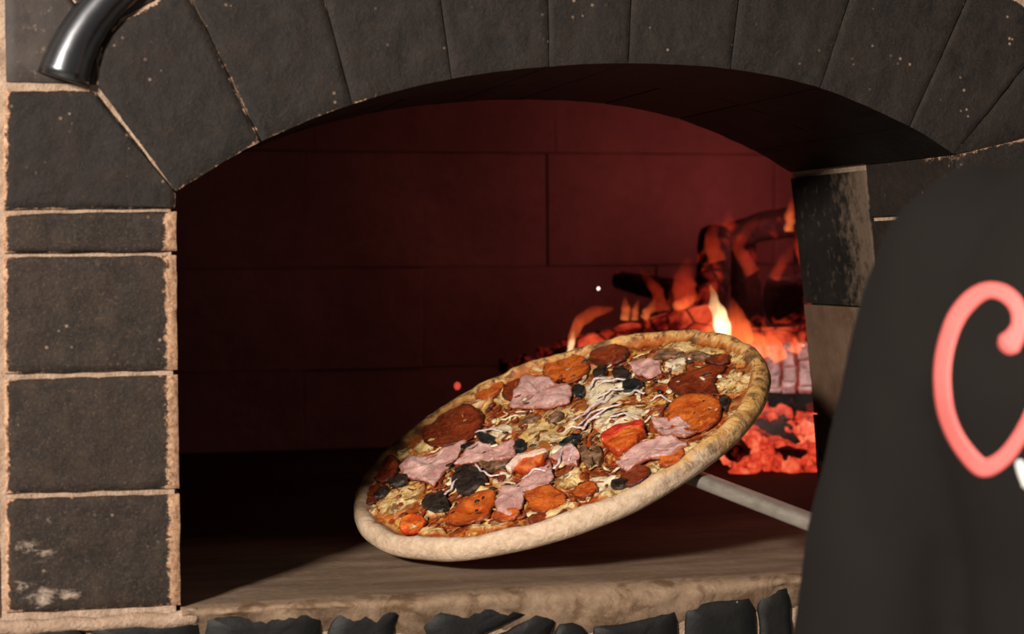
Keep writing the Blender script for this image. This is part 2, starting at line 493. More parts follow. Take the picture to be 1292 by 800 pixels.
# ---- voussoirs
joint_px = [((222, 243), (115, 112)), ((330, 180), (232, -22)), ((445, 130), (415, 20)), ((570, 100), (556, 0)), ((693, 85), (692, 0)),
            ((793, 80), (797, 0)), ((922, 87), (932, 0)), ((1035, 108), (1072, 0)), ((1148, 160), (1220, 0))]
J = []
for k, (a, b) in enumerate(joint_px):
    a = np.array(xz(*a)); b = np.array(xz(*b)); a[1] = arc_z(a[0])
    d = (b - a) / np.linalg.norm(b - a)
    L = .150 if k else np.linalg.norm(b - a)
    J.append((a, a + d * L))
a9 = np.array([.672, .362]); J.append((a9, a9 + np.array([.66, .75]) / 1.0 * .150))
def wear_arch(l, r, b, t, x, z):
    s = .50 if x < .12 else .36
    return max(s * math.exp(-min(l, r) / .0022), .52 * math.exp(-b / .0018) if x < .16 else .3 * math.exp(-b / .001), .6 * math.exp(-t / .002))
for k in range(9):
    (a0, b0), (a1, b1) = J[k], J[k + 1]
    xs = np.linspace(a0[0], a1[0], 9)
    bot = [(x, arc_z(x)) for x in xs]
    if k == 0:
        top = [xz(121, 106), xz(129, 40), xz(200, 1), tuple(b1)]
    else:
        top = [tuple(b0), tuple(b1)]
    patch_brick('brick', bot, top, 0.0, MID - .001, M['brick'], front, wear_arch, None, seed=40 + k, gap=.0006 if k < 2 else .0004, nu=26, nv=22, jit=.0006 if k < 2 else .0003, rnd=.0024 if k < 2 else .0014, sides=M['soot'])
    patch_brick('brick', bot, [tuple(b0 if k else a0 + (b0 - a0)), tuple(b1)], MID + .001, DEP, M['soot'], front,
                lambda l, r, b, t, x, z: .45 * math.exp(-min(l, r) / .003), None, seed=60 + k, nu=12, nv=4, gap=.001)
# right springer, right pier (front row) and the reveal's back row
patch_brick('brick', [(jamb_x(.31), .312), (.85, .312)], [tuple(J[9][0]), (.85, .40)], 0.0, MID - .001, M['brick'], front, wear_arch, None, seed=71, nu=14, nv=8)
patch_brick('brick', [tuple(J[9][0]), (.85, .402)], [tuple(J[9][1]), (.86, .47)], 0.0, MID - .001, M['brick'], front, wear_arch, None, seed=72, nu=10, nv=8, gap=.0005)
zr = [0.0, .112, .222, .308]
for k in range(3):
    z0, z1 = zr[k], zr[k + 1]
    patch_brick('brick', [(jamb_x(z0), z0), (.85, z0)], [(jamb_x(z1), z1), (.85, z1)], 0.0, MID - .001, M['brick'], front,
                lambda l, r, b, t, x, z: .5 * math.exp(-min(b, t) / .002), None, seed=75 + k, nu=14, nv=10)
    patch_brick('brick', [(.855, z0), (1.08, z0)], [(.855, z1), (1.08, z1)], 0.0, MID - .001, M['brick'], front, None, None, seed=95 + k, nu=10, nv=8)
zr2 = [0.0, .105, .2235, .358]
for k in range(3):
    z0, z1 = zr2[k], zr2[k + 1]
    patch_brick('brick', [(jamb_x(z0), z0), (.85, z0)], [(jamb_x(z1) - .001, z1), (.85, z1)], MID + .001, DEP, M['smoked'] if k < 2 else M['smoked_dark'], front,
                lambda l, r, b, t, x, z: max(.9 * math.exp(-l / .0025), .8 * math.exp(-min(b, t) / .0022)), None, seed=85 + k, nu=18, nv=14)

# ---- the field above and beside the springer: brown stone, and the bright metal arch laid over it
def stone(name, pts, y0):
    return patch_brick(name, pts[0], pts[1], y0, MID, M['stone'], front, None, None, seed=random.random() * 50, nu=16, nv=16, gap=.001)
stone('stone_block', ([xz(6, 105), xz(124, 107)], [xz(2, -120), xz(124, 42)]), .001)
stone('stone_block', ([xz(124, 42), xz(196, 0)], [xz(2, -120), xz(240, -90)]), .0015)
stone('stone_block', ([(-.06, .55), (.10, .58)], [(-.10, .75), (.10, .75)]), .003)
stone('stone_block', ([(.10, .59), (.37, .62)], [(.10, .78), (.37, .78)]), .003)
stone('stone_block', ([(.37, .62), (.66, .59)], [(.37, .78), (.66, .78)]), .003)
stone('stone_block', ([(-.34, .415), (-.145, .415)], [(-.34, .60), (-.15, .60)]), .002)
def tube(path, radii, n=20, cap=True):
    V, Fc = [], []
    P = [Vector(p) for p in path]
    up = None
    for i, p in enumerate(P):
        t = (P[min(i + 1, len(P) - 1)] - P[max(i - 1, 0)]).normalized()
        if up is None:
            up = Vector((0, 0, 1)) if abs(t.z) < .9 else Vector((1, 0, 0))
        a = (up - t * up.dot(t)).normalized(); b = t.cross(a); up = a
        r = radii[i]
        ra, rb = (r if isinstance(r, tuple) else (r, r))
        for k in range(n):
            w = 2 * math.pi * k / n
            V.append(tuple(p + a * (math.cos(w) * ra) + b * (math.sin(w) * rb)))
    for i in range(len(P) - 1):
        for k in range(n):
            Fc.append((i * n + k, i * n + (k + 1) % n, (i + 1) * n + (k + 1) % n, (i + 1) * n + k))
    if cap:
        Fc.append(tuple(reversed(range(n)))); Fc.append(tuple(range((len(P) - 1) * n, len(P) * n)))
    return V, Fc
def band_path():
    yb = .002
    q = [onY(80, 101, yb), onY(83, 90, yb), onY(89, 72, yb), onY(99, 50, yb), onY(114, 26, yb), onY(134, 2, yb), onY(165, -28, yb), onY(210, -58, yb), onY(260, -82, yb)]
    pts = [tuple(p) for p in q]
    x0, z0 = q[-1][0], q[-1][2]
    for x in np.linspace(x0, .70, 26)[1:]:
        s = (x - x0) / (.70 - x0)
        pts.append((x, .002, z0 + .135 * math.sin(math.pi * s * .93)))
    return pts
bp = band_path()
V, Fc = tube(bp, [.0205, .0200, .0190, .0180, .0172] + [.0165] * (len(bp) - 5), 36)
fix_normals(mesh_obj('metal_arch_rim', V, Fc, M['steel'], oven))['label'] = 'curved polished dark metal rim above the arch'

# ---- plinth slates (black, irregular) set in sandy mortar
slates = [[(-30, 800), (-30, 793), (30, 791), (96, 792), (112, 806), (112, 850), (-30, 850)],
          [(112, 789), (250, 776), (251, 796), (249, 852), (130, 852)],
          [(259, 779), (330, 773), (400, 770), (403, 782), (398, 850), (258, 852)],
          [(412, 804), (419, 782), (433, 769), (499, 765), (506, 770), (496, 788), (492, 846), (410, 850)],
          [(534, 790), (544, 772), (600, 768), (668, 763), (670, 770), (628, 790), (596, 806), (560, 846), (540, 806)],
          [(640, 796), (675, 775), (695, 777), (700, 783), (690, 806), (682, 840), (580, 844), (606, 808)],
          [(704, 786), (720, 785), (733, 790), (741, 803), (742, 838), (692, 840), (697, 804)],
          [(748, 790), (790, 786), (850, 771), (853, 800), (852, 834), (752, 838)],
          [(864, 769), (880, 761), (944, 753), (949, 765), (954, 830), (862, 834)],
          [(955, 763), (961, 747), (990, 739), (994, 752), (998, 826), (960, 830)],
          [(1009, 741), (1050, 736), (1110, 733), (1116, 820), (1014, 826)],
          [(1124, 733), (1210, 729), (1222, 812), (1126, 820)],
          [(1220, 728), (1290, 724), (1300, 806), (1231, 812)]]
cladding = front
for k, s in enumerate(slates):
    poly = [np.array(xz(*p)) for p in s]
    # densify and roughen
    pts = []
    for a, b in zip(poly, poly[1:] + poly[:1]):
        m = max(2, int(np.linalg.norm(b - a) / .006))
        for i in range(m):
            p = a + (b - a) * i / m
            pts.append((p[0] + .0012 * n3(p[0], p[1], 0, 110, k), p[1] + .0012 * n3(p[0], p[1], 1, 110, k)))
    c = np.mean(pts, 0); n = len(pts)
    Vv = [(p[0], -.0030, p[1]) for p in pts]
    Vv += [(c[0] + (p[0] - c[0]) * .985, -.0042 + .0008 * n3(p[0], p[1], 0, 60, k), c[1] + (p[1] - c[1]) * .965) for p in pts]
    Vv += [(c[0] + (p[0] - c[0]) * .5, -.0044 + .001 * n3(p[0], p[1], 2, 60, k), c[1] + (p[1] - c[1]) * .5) for p in pts]
    Vv += [(p[0], .002, p[1]) for p in pts]; Vv.append((c[0], -.0045, c[1]))
    Ff = []
    for i in range(n):
        j = (i + 1) % n
        Ff += [(i, j, n + j, n + i), (n + i, n + j, 2 * n + j, 2 * n + i), (2 * n + i, 2 * n + j, 4 * n), (3 * n + i, 3 * n + j, j, i)]
    fix_normals(mesh_obj('slate', Vv, Ff, M['slate'], front))
# courses of the same slate further down the plinth
for r in range(5):
    z1 = -.062 - r * .14; x = -.35 + random.uniform(0, .08)
    while x < 1.0:
        w = random.uniform(.10, .2)
        jj = [random.uniform(-.008, .008) for _ in range(4)]
        patch_brick('slate', [(x + jj[0], z1 - .132), (x + w - .008 + jj[1], z1 - .132 + jj[2])], [(x + jj[3], z1 - .004), (x + w - .008, z1 - .004 + jj[0] * .4)],
                    -.008, .002, M['slate'], front, None, None, nu=5, nv=5, seed=random.random() * 90)
        x += w

# ---- hearth
def hearth():
    xs = np.concatenate([np.linspace(-.22, -.004, 5), np.linspace(.0, .704, 150), np.linspace(.72, 1.06, 8)])
    prof = [(-.0, -.0, 0)]
    ys = np.concatenate([np.linspace(.012, .36, 60), np.linspace(.38, 1.2, 30)])
    V, lip, soot_shade = [], [], []
    rows = []
    LX = [0, .047, .145, .185, .215, .255, .295, .33, .37, .41, .445, .48, .51, .75]
    LD = [.006, .006, .0065, .013, .011, .012, .018, .027, .026, .021, .015, .011, .008, .008]
    lipdrop = lambda x: float(np.interp(x, LX, LD)) + .0022 * fbm(x, 0, 0, 26, 6) * .6
    for k, s in enumerate((1.0, .75, .5, .25, .08)):
        row = []
        for x in xs:
            inside = -.002 < x < .706
            d = lipdrop(x) * s
            y = (-.005 - .003 * math.sin(s * 3.0) + .0030 * fbm(x, s * .03, 0, 60, 2)) if inside else DEP
            if inside and k == 4: y = -.001 + .002 * fbm(x, 0, 0, 50, 3)
            row.append(len(V)); V.append((x, y, -d)); lip.append(1.0 if s > .2 else .8); soot_shade.append(0)
        rows.append(row)
    for y in ys:
        row = []
        for x in xs:
            inside = -.002 < x < .706
            yy = y if inside else max(y, DEP)
            z = .0012 * fbm(x, yy, 0, 14, 1) * (1 if y > .02 else .4)
            row.append(len(V)); V.append((x, yy, z)); lip.append(max(0, .62 - (y - .012) / .022) if inside else 0)
            soot_shade.append(max(0, min(1, (y - .22) / .20)))
        rows.append(row)
    Fc = [(a[i], a[i + 1], b[i + 1], b[i]) for a, b in zip(rows, rows[1:]) for i in range(len(xs) - 1)]
    base = [len(V) + i for i in range(len(xs))]
    for x in xs: V.append((x, 1.2, -.05)); lip.append(0); soot_shade.append(1)
    front_b = [len(V) + i for i in range(len(xs))]
    for x in xs: V.append((x, .006 if -.002 < x < .706 else DEP, -.05)); lip.append(0); soot_shade.append(0)
    for i in range(len(xs) - 1):
        Fc.append((rows[-1][i], rows[-1][i + 1], base[i + 1], base[i]))
        Fc.append((base[i], base[i + 1], front_b[i + 1], front_b[i]))
        Fc.append((front_b[i], front_b[i + 1], rows[0][i + 1], rows[0][i]))
    return fix_normals(mesh_obj('hearth', V, Fc, M['hearth'], oven, True, {'lip': lip, 'soot': soot_shade}))
hearth()
# pale mortar bed squeezed out under the left pier
V, Fc = tube([(x, -.001, -.0075 + .0025 * n3(x, 0, 0, 40)) for x in np.linspace(-.16, .012, 40)],
             [(.0058 + .0022 * n3(x, 0, 0, 55, 3), .006) for x in np.linspace(-.16, .012, 40)], 10)
fix_normals(mesh_obj('mortar_bed', V, Fc, M['mortar'], oven))

# ---- fire chamber: light-tight shell with bricks standing proud of it
CX0, CX1, CYB, ZS, ZC = -.20, 1.02, 1.16, .40, .62
def vault_z(x):
    s = (x - CX0) / (CX1 - CX0) * 2 - 1
    return ZS + (ZC - ZS) * math.sqrt(max(0, 1 - s * s)) if abs(s) < 1 else ZS
def chamber_shell():
    prof = [(CX0 - .015, -.03), (CX0 - .015, ZS)] + [(x, vault_z(x) + .012) for x in CX0 + (CX1 - CX0) * (1 - np.cos(np.linspace(0.05, math.pi - .05, 24))) / 2] + [(CX1 + .015, ZS), (CX1 + .015, -.03)]
    n = len(prof); V = []
    for off, (ya, yb) in ((0.0, (DEP - .002, CYB + .012)), (.06, (DEP - .002, CYB + .08))):
        for y in (ya, yb):
            for (x, z) in prof:
                cx = (CX0 + CX1) / 2
                V.append((x + (off if x > cx else -off), y, z + (off if z > .2 else -off * .3)))
    Fc = []
    for i in range(n - 1):
        Fc.append((i, i + 1, n + i + 1, n + i)); Fc.append((2 * n + i, 3 * n + i, 3 * n + i + 1, 2 * n + i + 1))
        Fc.append((i, 2 * n + i, 2 * n + i + 1, i + 1))
    Fc.append(tuple(range(n, 2 * n))); Fc.append(tuple(range(4 * n - 1, 3 * n - 1, -1)))
    return mesh_obj('chamber', V, Fc, M['sootmortar'], oven, False)
chamber = chamber_shell()
def box_brick(x0, x1, y0, y1, z0, z1, g=.0004, mat=None):
    x0 += g; x1 -= g; z0 += g; z1 -= g
    b = .0012
    jit = lambda: random.uniform(-.0005, .0005)
    V = []
    for y, s in ((y0, b), (y0 + b, 0), (y1, 0)):
        for (x, z) in ((x0 + s, z0 + s), (x1 - s, z0 + s), (x1 - s, z1 - s), (x0 + s, z1 - s)):
            V.append((x + jit(), y + jit(), z + jit()))
    Fc = [(0, 1, 2, 3), (11, 10, 9, 8)]
    for r in (0, 4):
        for i in range(4): Fc.append((r + i, r + 4 + i, r + 4 + (i + 1) % 4, r + (i + 1) % 4))
    return V, Fc
zcs = [0.0, .115, .262, .43, .53, .64]
offs = [.10, -.083, -.083 + .19 - .36, .12, -.02]
for r in range(5):
    x = CX0 - .36 + (offs[r] % .36)
    while x < CX1:
        xa, xb = max(x, CX0), min(x + .36, CX1)
        if xb - xa > .03:
            dy = random.uniform(-.003, .003)
            zt = min(zcs[r + 1], max(vault_z((xa + xb) / 2), zcs[r] + .03))
            V, Fc = box_brick(xa, xb, CYB + dy, CYB + .05, zcs[r], zt)
            fix_normals(mesh_obj('brick', V, Fc, M['chamber'], chamber, False))
        x += .36
for r in range(3):      # side walls
    for side, X in ((1, CX1), (-1, CX0)):
        y = DEP + .0 - (.12 if r % 2 else 0)
        while y < CYB:
            ya, yb = max(y, DEP), min(y + .26, CYB)
            if yb - ya > .03:
                V, Fc = box_brick(ya, yb, 0, .03, zcs[r], min(zcs[r + 1], ZS))
                V = [((X + side * v[1]), v[0], v[2]) for v in V]
                fix_normals(mesh_obj('brick', V, Fc, M['chamber'], chamber, False))
            y += .26
th = np.linspace(0.0, math.pi, 12)
for i in range(11):     # vault
    for j in range(3):
        xa = CX0 + (CX1 - CX0) * (1 - math.cos(th[i])) / 2; xb = CX0 + (CX1 - CX0) * (1 - math.cos(th[i + 1])) / 2
        ya = DEP + (CYB - DEP) * j / 3 + .002; yb = DEP + (CYB - DEP) * (j + 1) / 3 - .002
        a = Vector((xa, 0, vault_z(xa))); b = Vector((xb, 0, vault_z(xb))); d = (b - a).normalized(); nn = Vector((-d.z, 0, d.x))
        a = a + d * .002; b = b - d * .002
        V = [tuple(Vector((p.x, y, p.z)) + nn * h) for h in (0, .03) for (p, y) in ((a, ya), (b, ya), (b, yb), (a, yb))]
        Fc = [(0, 1, 2, 3), (7, 6, 5, 4)] + [(k, k + 4, (k + 1) % 4 + 4, (k + 1) % 4) for k in range(4)]
        fix_normals(mesh_obj('brick', V, Fc, M['chamber'], chamber, False))

# ================================================================== pizza
PC = Vector((.3715, .218, .106)); PN = Vector((-.393, -.179, .902)).normalized()
PA = (Vector((1, 0, 0)) - PN * PN.x).normalized(); PB = PN.cross(PA)
PR = .2085
def pz(u, v, h=0.0):
    return PC + PA * u + PB * v + PN * h
def pix_uv(px, py, h=0.0):
    """where the sight line meets the pizza's own plane"""
    r = Vector(ray(px, py)); o = PC + PN * h; c = Vector(CAM)
    q = c + r * ((o - c).dot(PN) / r.dot(PN)) - PC
    return (q.dot(PA), q.dot(PB))
def bumps(u, v):
    return .0026 * fbm(u, v, 0, 34, 5) + .0016 * fbm(u, v, 0, 95, 8)
pizza = empty('pizza', tuple(pz(0, 0, -.012)), 'round baked pizza with ham, salami and mushrooms tilted on the peel', 'pizza')

def mat_pizza():
    t = NT('pizza_base'); p = t.pos()
    crust = t.attr('crust'); char = t.attr('char'); flour = t.attr('flour')
    n1 = t.noise(p, 55, 5, .65, .6); n2 = t.noise(p, 190, 5, .7); n3_ = t.noise(p, 38, 5, .65, 1.4); n4 = t.noise(p, 85, 5, .7, 1.6)
    sauce = t.mix(t.ramp(n1, [(.35, 0.0), (.65, 1.0)]), (.17, .020, .005), (.46, .090, .014))
    chz = t.mix(t.ramp(n2, [(.35, 0.0), (.7, 1.0)]), (.48, .19, .028), (.70, .46, .14))
    inner = t.mix(t.ramp(n3_, [(.50, 0.0), (.58, 1.0)]), sauce, chz)
    inner = t.mix(t.ramp(n4, [(.52, 0.0), (.60, .95)]), inner, (.060, .014, .006))
    inner = t.mix(t.ramp(t.noise(p, 120, 4, .7, 1.0), [(.60, 0.0), (.68, .85)]), inner, (.76, .64, .42))
    gold = t.mix(t.ramp(n1, [(.3, 0.0), (.7, 1.0)]), (.46, .19, .036), (.72, .42, .125))
    gold = t.mix(t.ramp(n4, [(.48, 0.0), (.66, .7)]), gold, (.76, .53, .25))
    pale = t.mix(t.ramp(n2, [(.3, 0.0), (.75, 1.0)]), (.46, .315, .195), (.63, .495, .36))
    rim = t.mix(t.ramp(t.math('ADD', flour, t.math('MULTIPLY', t.math('SUBTRACT', n3_, .5), .8)), [(.25, 0.0), (.65, 1.0)]), gold, pale)
    spots = t.math('MULTIPLY', t.ramp(t.noise(p, 70, 6, .75, .8), [(.47, 0.0), (.60, 1.0)]), char)
    rim = t.mix(spots, rim, (.13, .042, .012))
    burn = t.ramp(t.math('ADD', t.attr('burn'), t.math('MULTIPLY', t.math('SUBTRACT', n4, .5), 1.4)), [(.35, 0.0), (.85, .9)])
    edge = t.ramp(t.math('ADD', crust, t.math('MULTIPLY', t.math('SUBTRACT', n3_, .5), 1.5)), [(.36, 0.0), (.66, 1.0)])
    c = t.mix(edge, inner, rim)
    stain = t.ramp(t.math('SUBTRACT', 1.0, t.math('ABSOLUTE', t.math('SUBTRACT', t.math('ADD', crust, t.math('MULTIPLY', t.math('SUBTRACT', n1, .5), .9)), .42))), [(.72, 0.0), (.95, .75)])
    c = t.mix(stain, c, (.36, .095, .013))
    c = t.mix(t.math('MULTIPLY', burn, .9), c, (.050, .018, .007))
    t.base(c).rough(t.mix(edge, (.30, .30, .30), (.72, .72, .72)))
    t.bump(t.math('ADD', n4, t.math('MULTIPLY', n2, .6)), .6, .0035); return t.m
M['pizza'] = mat_pizza()
burn_px = [(757, 437, .010), (944, 452, .011), (905, 437, .006), (950, 497, .006), (884, 584, .012), (868, 592, .010), (905, 562, .008), (850, 602, .008),
           (826, 432, .006), (870, 427, .007), (470, 590, .014), (455, 612, .010), (500, 562, .010), (530, 540, .009)]
burn_uv = [(*pix_uv(x, y, .006), r * 1.5) for x, y, r in burn_px]
def pizza_base():
    NA = 288
    prof = [(r, 0.0) for r in np.linspace(.0, PR - .021, 66)] + \
           [(PR - .0185, .0018), (PR - .0163, .0038), (PR - .0140, .0058), (PR - .0115, .0072), (PR - .0085, .0078), (PR - .0050, .0070), (PR - .0018, .0042),
            (PR, -.001), (PR + .0002, -.0065), (PR - .003, -.0120), (PR - .010, -.0155), (PR - .03, -.0165)] + [(r, -.0165) for r in (.14, .08, .02)]
    V, crust, char, flour, burn = [], [], [], [], []
    P3 = []
    for k, (r, h) in enumerate(prof):
        for a in range(NA):
            w = 2 * math.pi * a / NA
            ca, sa = math.cos(w), math.sin(w)
            wob = 1 + .012 * n3(ca, sa, 0, 1.6, 2) + .006 * n3(ca, sa, 0, 5, 4)
            puff = 1 + .30 * n3(ca, sa, 0, 2.4, 6) + .18 * n3(ca, sa, 0, 7, 9)
            rr = r * wob
            hh = h * puff if h > 0 else h * (.95 + .1 * n3(ca, sa, 0, 3, 1))
            u, v = rr * ca, rr * sa
            if h >= 0: hh += bumps(u, v) * (1 if r < PR - .019 else .6)
            P3.append(pz(u, v, hh))
            f = max(0, min(1, (r - (PR - .028)) / .020)) if h >= 0 else 1.0
            crust.append(f)
            # left and front rim is pale with flour, the far and right one baked golden
            side = -(ca * .75) - sa * .75
            flour.append(max(0, min(1, .25 + .8 * side - (.25 if h > .006 else 0))))
            char.append(max(.25, min(1, .75 - .7 * side)))
            b = 0.0
            if f > .05:
                for (bu, bv, br) in burn_uv:
                    b = max(b, math.exp(-((u - bu) ** 2 + (v - bv) ** 2) / (br * br)))
            burn.append(b if h > -.004 else 0)
    V = [tuple(p) for p in P3]
    Fc = []
    for k in range(len(prof) - 1):
        for a in range(NA):
            b = (a + 1) % NA
            if k == 0:
                pass
            Fc.append((k * NA + a, k * NA + b, (k + 1) * NA + b, (k + 1) * NA + a))
    Fc.append(tuple(range((len(prof) - 1) * NA, len(prof) * NA)))
    o = mesh_obj('crust', V, Fc, M['pizza'], pizza, True, {'crust': crust, 'char': char, 'flour': flour, 'burn': burn})
    return fix_normals(o)
pizza_base()

def mat_food(name, lo, hi, spot=None, sscale=120, sthr=.6, rough=.4, nscale=70, spot_amt=.8, bump=.0016, edge=None, ew=.55):
    t = NT(name); p = t.pos()
    n = t.noise(p, nscale, 6, .7, .8); n2 = t.noise(p, sscale, 6, .72, 1.0)
    c = t.mix(t.ramp(n, [(.38, 0.0), (.60, 1.0)]), lo, hi)
    n5 = t.noise(p, 230, 4, .75)
    c = t.mix(t.ramp(n5, [(.52, 0.0), (.68, .55)]), c, tuple(x * .45 for x in lo))
    if spot: c = t.mix(t.ramp(n2, [(sthr, 0.0), (sthr + .08, spot_amt)]), c, spot)
    if edge:
        e = t.math('ADD', t.attr('edge'), t.math('MULTIPLY', t.math('SUBTRACT', n2, .5), 1.3))
        c = t.mix(t.ramp(e, [(ew, 0.0), (ew + .35, .9)]), c, edge)
    t.base(c).rough(rough * .8).set(Specular_IOR_Level=.5)
    t.bump(t.math('ADD', n, t.math('ADD', n2, t.math('MULTIPLY', n5, .6))), .7, bump * 1.3); return t.m
M['ham'] = mat_food('pink_ham', (.46, .215, .185), (.66, .41, .355), (.72, .53, .46), 48, .56, .34, 46, .75, edge=(.30, .080, .045), ew=.86)
M['ham_rim'] = mat_food('ham_fat', (.72, .46, .34), (.80, .62, .50), None, rough=.4)
M['salami'] = mat_food('orange_salami', (.36, .048, .009), (.60, .135, .020), (.68, .26, .05), 150, .55, .28, 50, .7, edge=(.13, .016, .006), ew=.80)
M['salami_dark'] = mat_food('baked_salami', (.11, .016, .006), (.27, .046, .014), (.40, .13, .03), 130, .56, .32, 60, .7, edge=(.05, .010, .005), ew=.7)
M['mush'] = mat_food('dark_mushroom', (.007, .006, .006), (.045, .030, .022), (.16, .11, .08), 120, .60, .3)
M['mushlight'] = mat_food('brown_mushroom', (.09, .040, .020), (.28, .16, .085), (.03, .016, .010), 100, .55, .4)
M['olive'] = mat_food('black_olive', (.006, .008, .008), (.024, .028, .026), (.10, .09, .07), 160, .62, rough=.2)
M['cheese'] = mat_food('melted_cheese', (.60, .36, .10), (.78, .60, .32), (.13, .036, .009), 62, .49, .32, 60, .85, edge=(.36, .10, .016), ew=.50)
M['cheese_pale'] = mat_food('pale_cheese', (.66, .50, .27), (.80, .70, .50), (.20, .070, .016), 80, .52, .34, 60, .75, edge=(.42, .17, .032), ew=.62)
M['onion'] = mat_food('pale_onion', (.52, .40, .40), (.76, .66, .62), (.36, .20, .24), 60, .55, .25)
M['tomato'] = mat_food('roast_tomato', (.50, .045, .010), (.68, .17, .025), (.76, .34, .07), 90, .56, .22, edge=(.32, .02, .008), ew=.8)
M['tomato_skin'] = mat_food('tomato_skin', (.42, .02, .012), (.60, .05, .02), None, rough=.2)

def topping(name, px, mat, h0=.0015, thick=.003, wrinkle=.0016, seed=0.0, cup=0.0, uv=None, parent=None, nres=40, rag=.0012, soft=1):
    """a slice with its own thickness, lying on the pizza: outline, rounded edge, wrinkled top"""
    uvs = [np.array(pix_uv(x, y, h0 + thick)) for x, y in px] if uv is None else [np.array(q) for q in uv]
    f = polyline(uvs + [uvs[0]])
    out = np.array([f(i / nres) for i in range(nres)])
    for _ in range(soft): out = (np.roll(out, 1, 0) + 2 * out + np.roll(out, -1, 0)) / 4
    out = np.array([p + rag * np.array([n3(p[0], p[1], 0, 150, seed), n3(p[0], p[1], 5, 150, seed)]) for p in out])
    c = out.mean(0)
    rings = [(1.0, -.8), (1.0, .45), (.97, .9), (.88, 1.0), (.74, 1.0), (.58, 1.0), (.42, 1.0), (.26, 1.0), (.10, 1.0)]
    V, Fc, E = [], [], []
    for s, hf in rings:
        for p in out:
            q = c + (p - c) * s
            hh = h0 + thick * hf + bumps(*q) + cup * s * s
            if hf > 0: hh += wrinkle * fbm(q[0], q[1], 0, 55, seed) * (1.0 if hf > .6 else .6)
            V.append(tuple(pz(q[0], q[1], hh))); E.append(s ** 2)
    n = nres
    for k in range(len(rings) - 1):
        for i in range(n):
            j = (i + 1) % n
            Fc.append((k * n + i, k * n + j, (k + 1) * n + j, (k + 1) * n + i))
    Fc.append(tuple(range((len(rings) - 1) * n, len(rings) * n)))
    Fc.append(tuple(reversed(range(n))))
    return fix_normals(mesh_obj(name, V, Fc, mat, parent or pizza, True, {'edge': E}))
def ell(cx, cy, rx, ry, rot=-18, n=18, a0=0, a1=360):
    r = math.radians(rot); o = []
    for i in range(n):
        w = math.radians(a0 + (a1 - a0) * i / (n if a1 - a0 >= 360 else n - 1))
        x, y = rx * math.cos(w), ry * math.sin(w)
        o.append((cx + x * math.cos(r) - y * math.sin(r), cy + x * math.sin(r) + y * math.cos(r)))
    return o
# molten cheese first
CH = [([(640, 538), (668, 522), (700, 517), (738, 503), (742, 520), (730, 542), (705, 560), (680, 572), (662, 574), (648, 560)], 'cheese'),
      ([(735, 492), (752, 476), (775, 470), (800, 473), (803, 490), (790, 505), (765, 512), (742, 510)], 'cheese_pale'),
      ([(728, 628), (738, 608), (752, 600), (774, 597), (784, 610), (770, 618), (750, 622)], 'cheese_pale'),
      ([(470, 640), (482, 622), (505, 612), (530, 607), (540, 622), (520, 640), (498, 655), (478, 652)], 'cheese'),
      ([(838, 462), (846, 448), (862, 446), (868, 460), (860, 470), (846, 474)], 'cheese_pale'),
      ([(902, 486), (912, 468), (928, 462), (940, 476), (938, 494), (920, 498), (908, 496)], 'cheese'),
      ([(748, 530), (772, 514), (800, 512), (816, 520), (798, 532), (776, 542), (755, 548)], 'cheese_pale'),
      ([(536, 640), (548, 628), (562, 634), (566, 646), (552, 650), (540, 648)], 'cheese_pale'),
      ([(603, 552), (618, 538), (640, 532), (648, 545), (640, 556), (620, 558)], 'cheese_pale'),
      ([(812, 590), (830, 582), (848, 584), (846, 596), (826, 602), (814, 600)], 'cheese'),
      ([(870, 444), (892, 436), (914, 440), (912, 452), (890, 454), (872, 454)], 'cheese'),
      ([(700, 606), (712, 590), (730, 590), (736, 604), (722, 618), (706, 618)], 'cheese'),
      ([(618, 604), (634, 594), (650, 596), (646, 608), (630, 614)], 'cheese_pale'),
      ([(690, 564), (706, 554), (722, 556), (716, 568), (700, 574)], 'cheese_pale'),
      ([(590, 622), (602, 614), (618, 616), (612, 628), (598, 632)], 'cheese'),
      ([(486, 572), (500, 560), (520, 556), (524, 568), (506, 578), (490, 582)], 'cheese'),
      ([(560, 520), (584, 505), (610, 498), (616, 508), (596, 520), (572, 530)], 'cheese'),
      ([(620, 500), (634, 488), (648, 488), (644, 502), (630, 512)], 'cheese')]
CH += [(ell(x, y, a, b, r), m) for x, y, a, b, r, m in (
    (540, 560, 22, 9, -35, 'cheese'), (600, 515, 26, 8, -28, 'cheese'), (680, 462, 18, 8, -20, 'cheese'), (745, 455, 16, 7, -10, 'cheese'), (860, 436, 26, 6, 0, 'cheese'),
    (930, 450, 14, 9, 40, 'cheese'), (944, 480, 8, 16, 10, 'cheese'), (925, 530, 10, 14, 30, 'cheese'), (880, 565, 22, 8, -30, 'cheese'), (700, 645, 30, 6, -16, 'cheese'),
    (620, 662, 30, 5, -8, 'cheese'), (540, 668, 26, 5, 6, 'cheese'), (468, 640, 8, 13, -25, 'cheese'), (470, 605, 14, 8, -45, 'cheese'), (780, 618, 24, 6, -20, 'cheese'))]
for k, (p, m) in enumerate(CH):
    topping('cheese_patch', p, M[m], .0003, .0020, .0030, 10 + k, rag=.0045, nres=56)
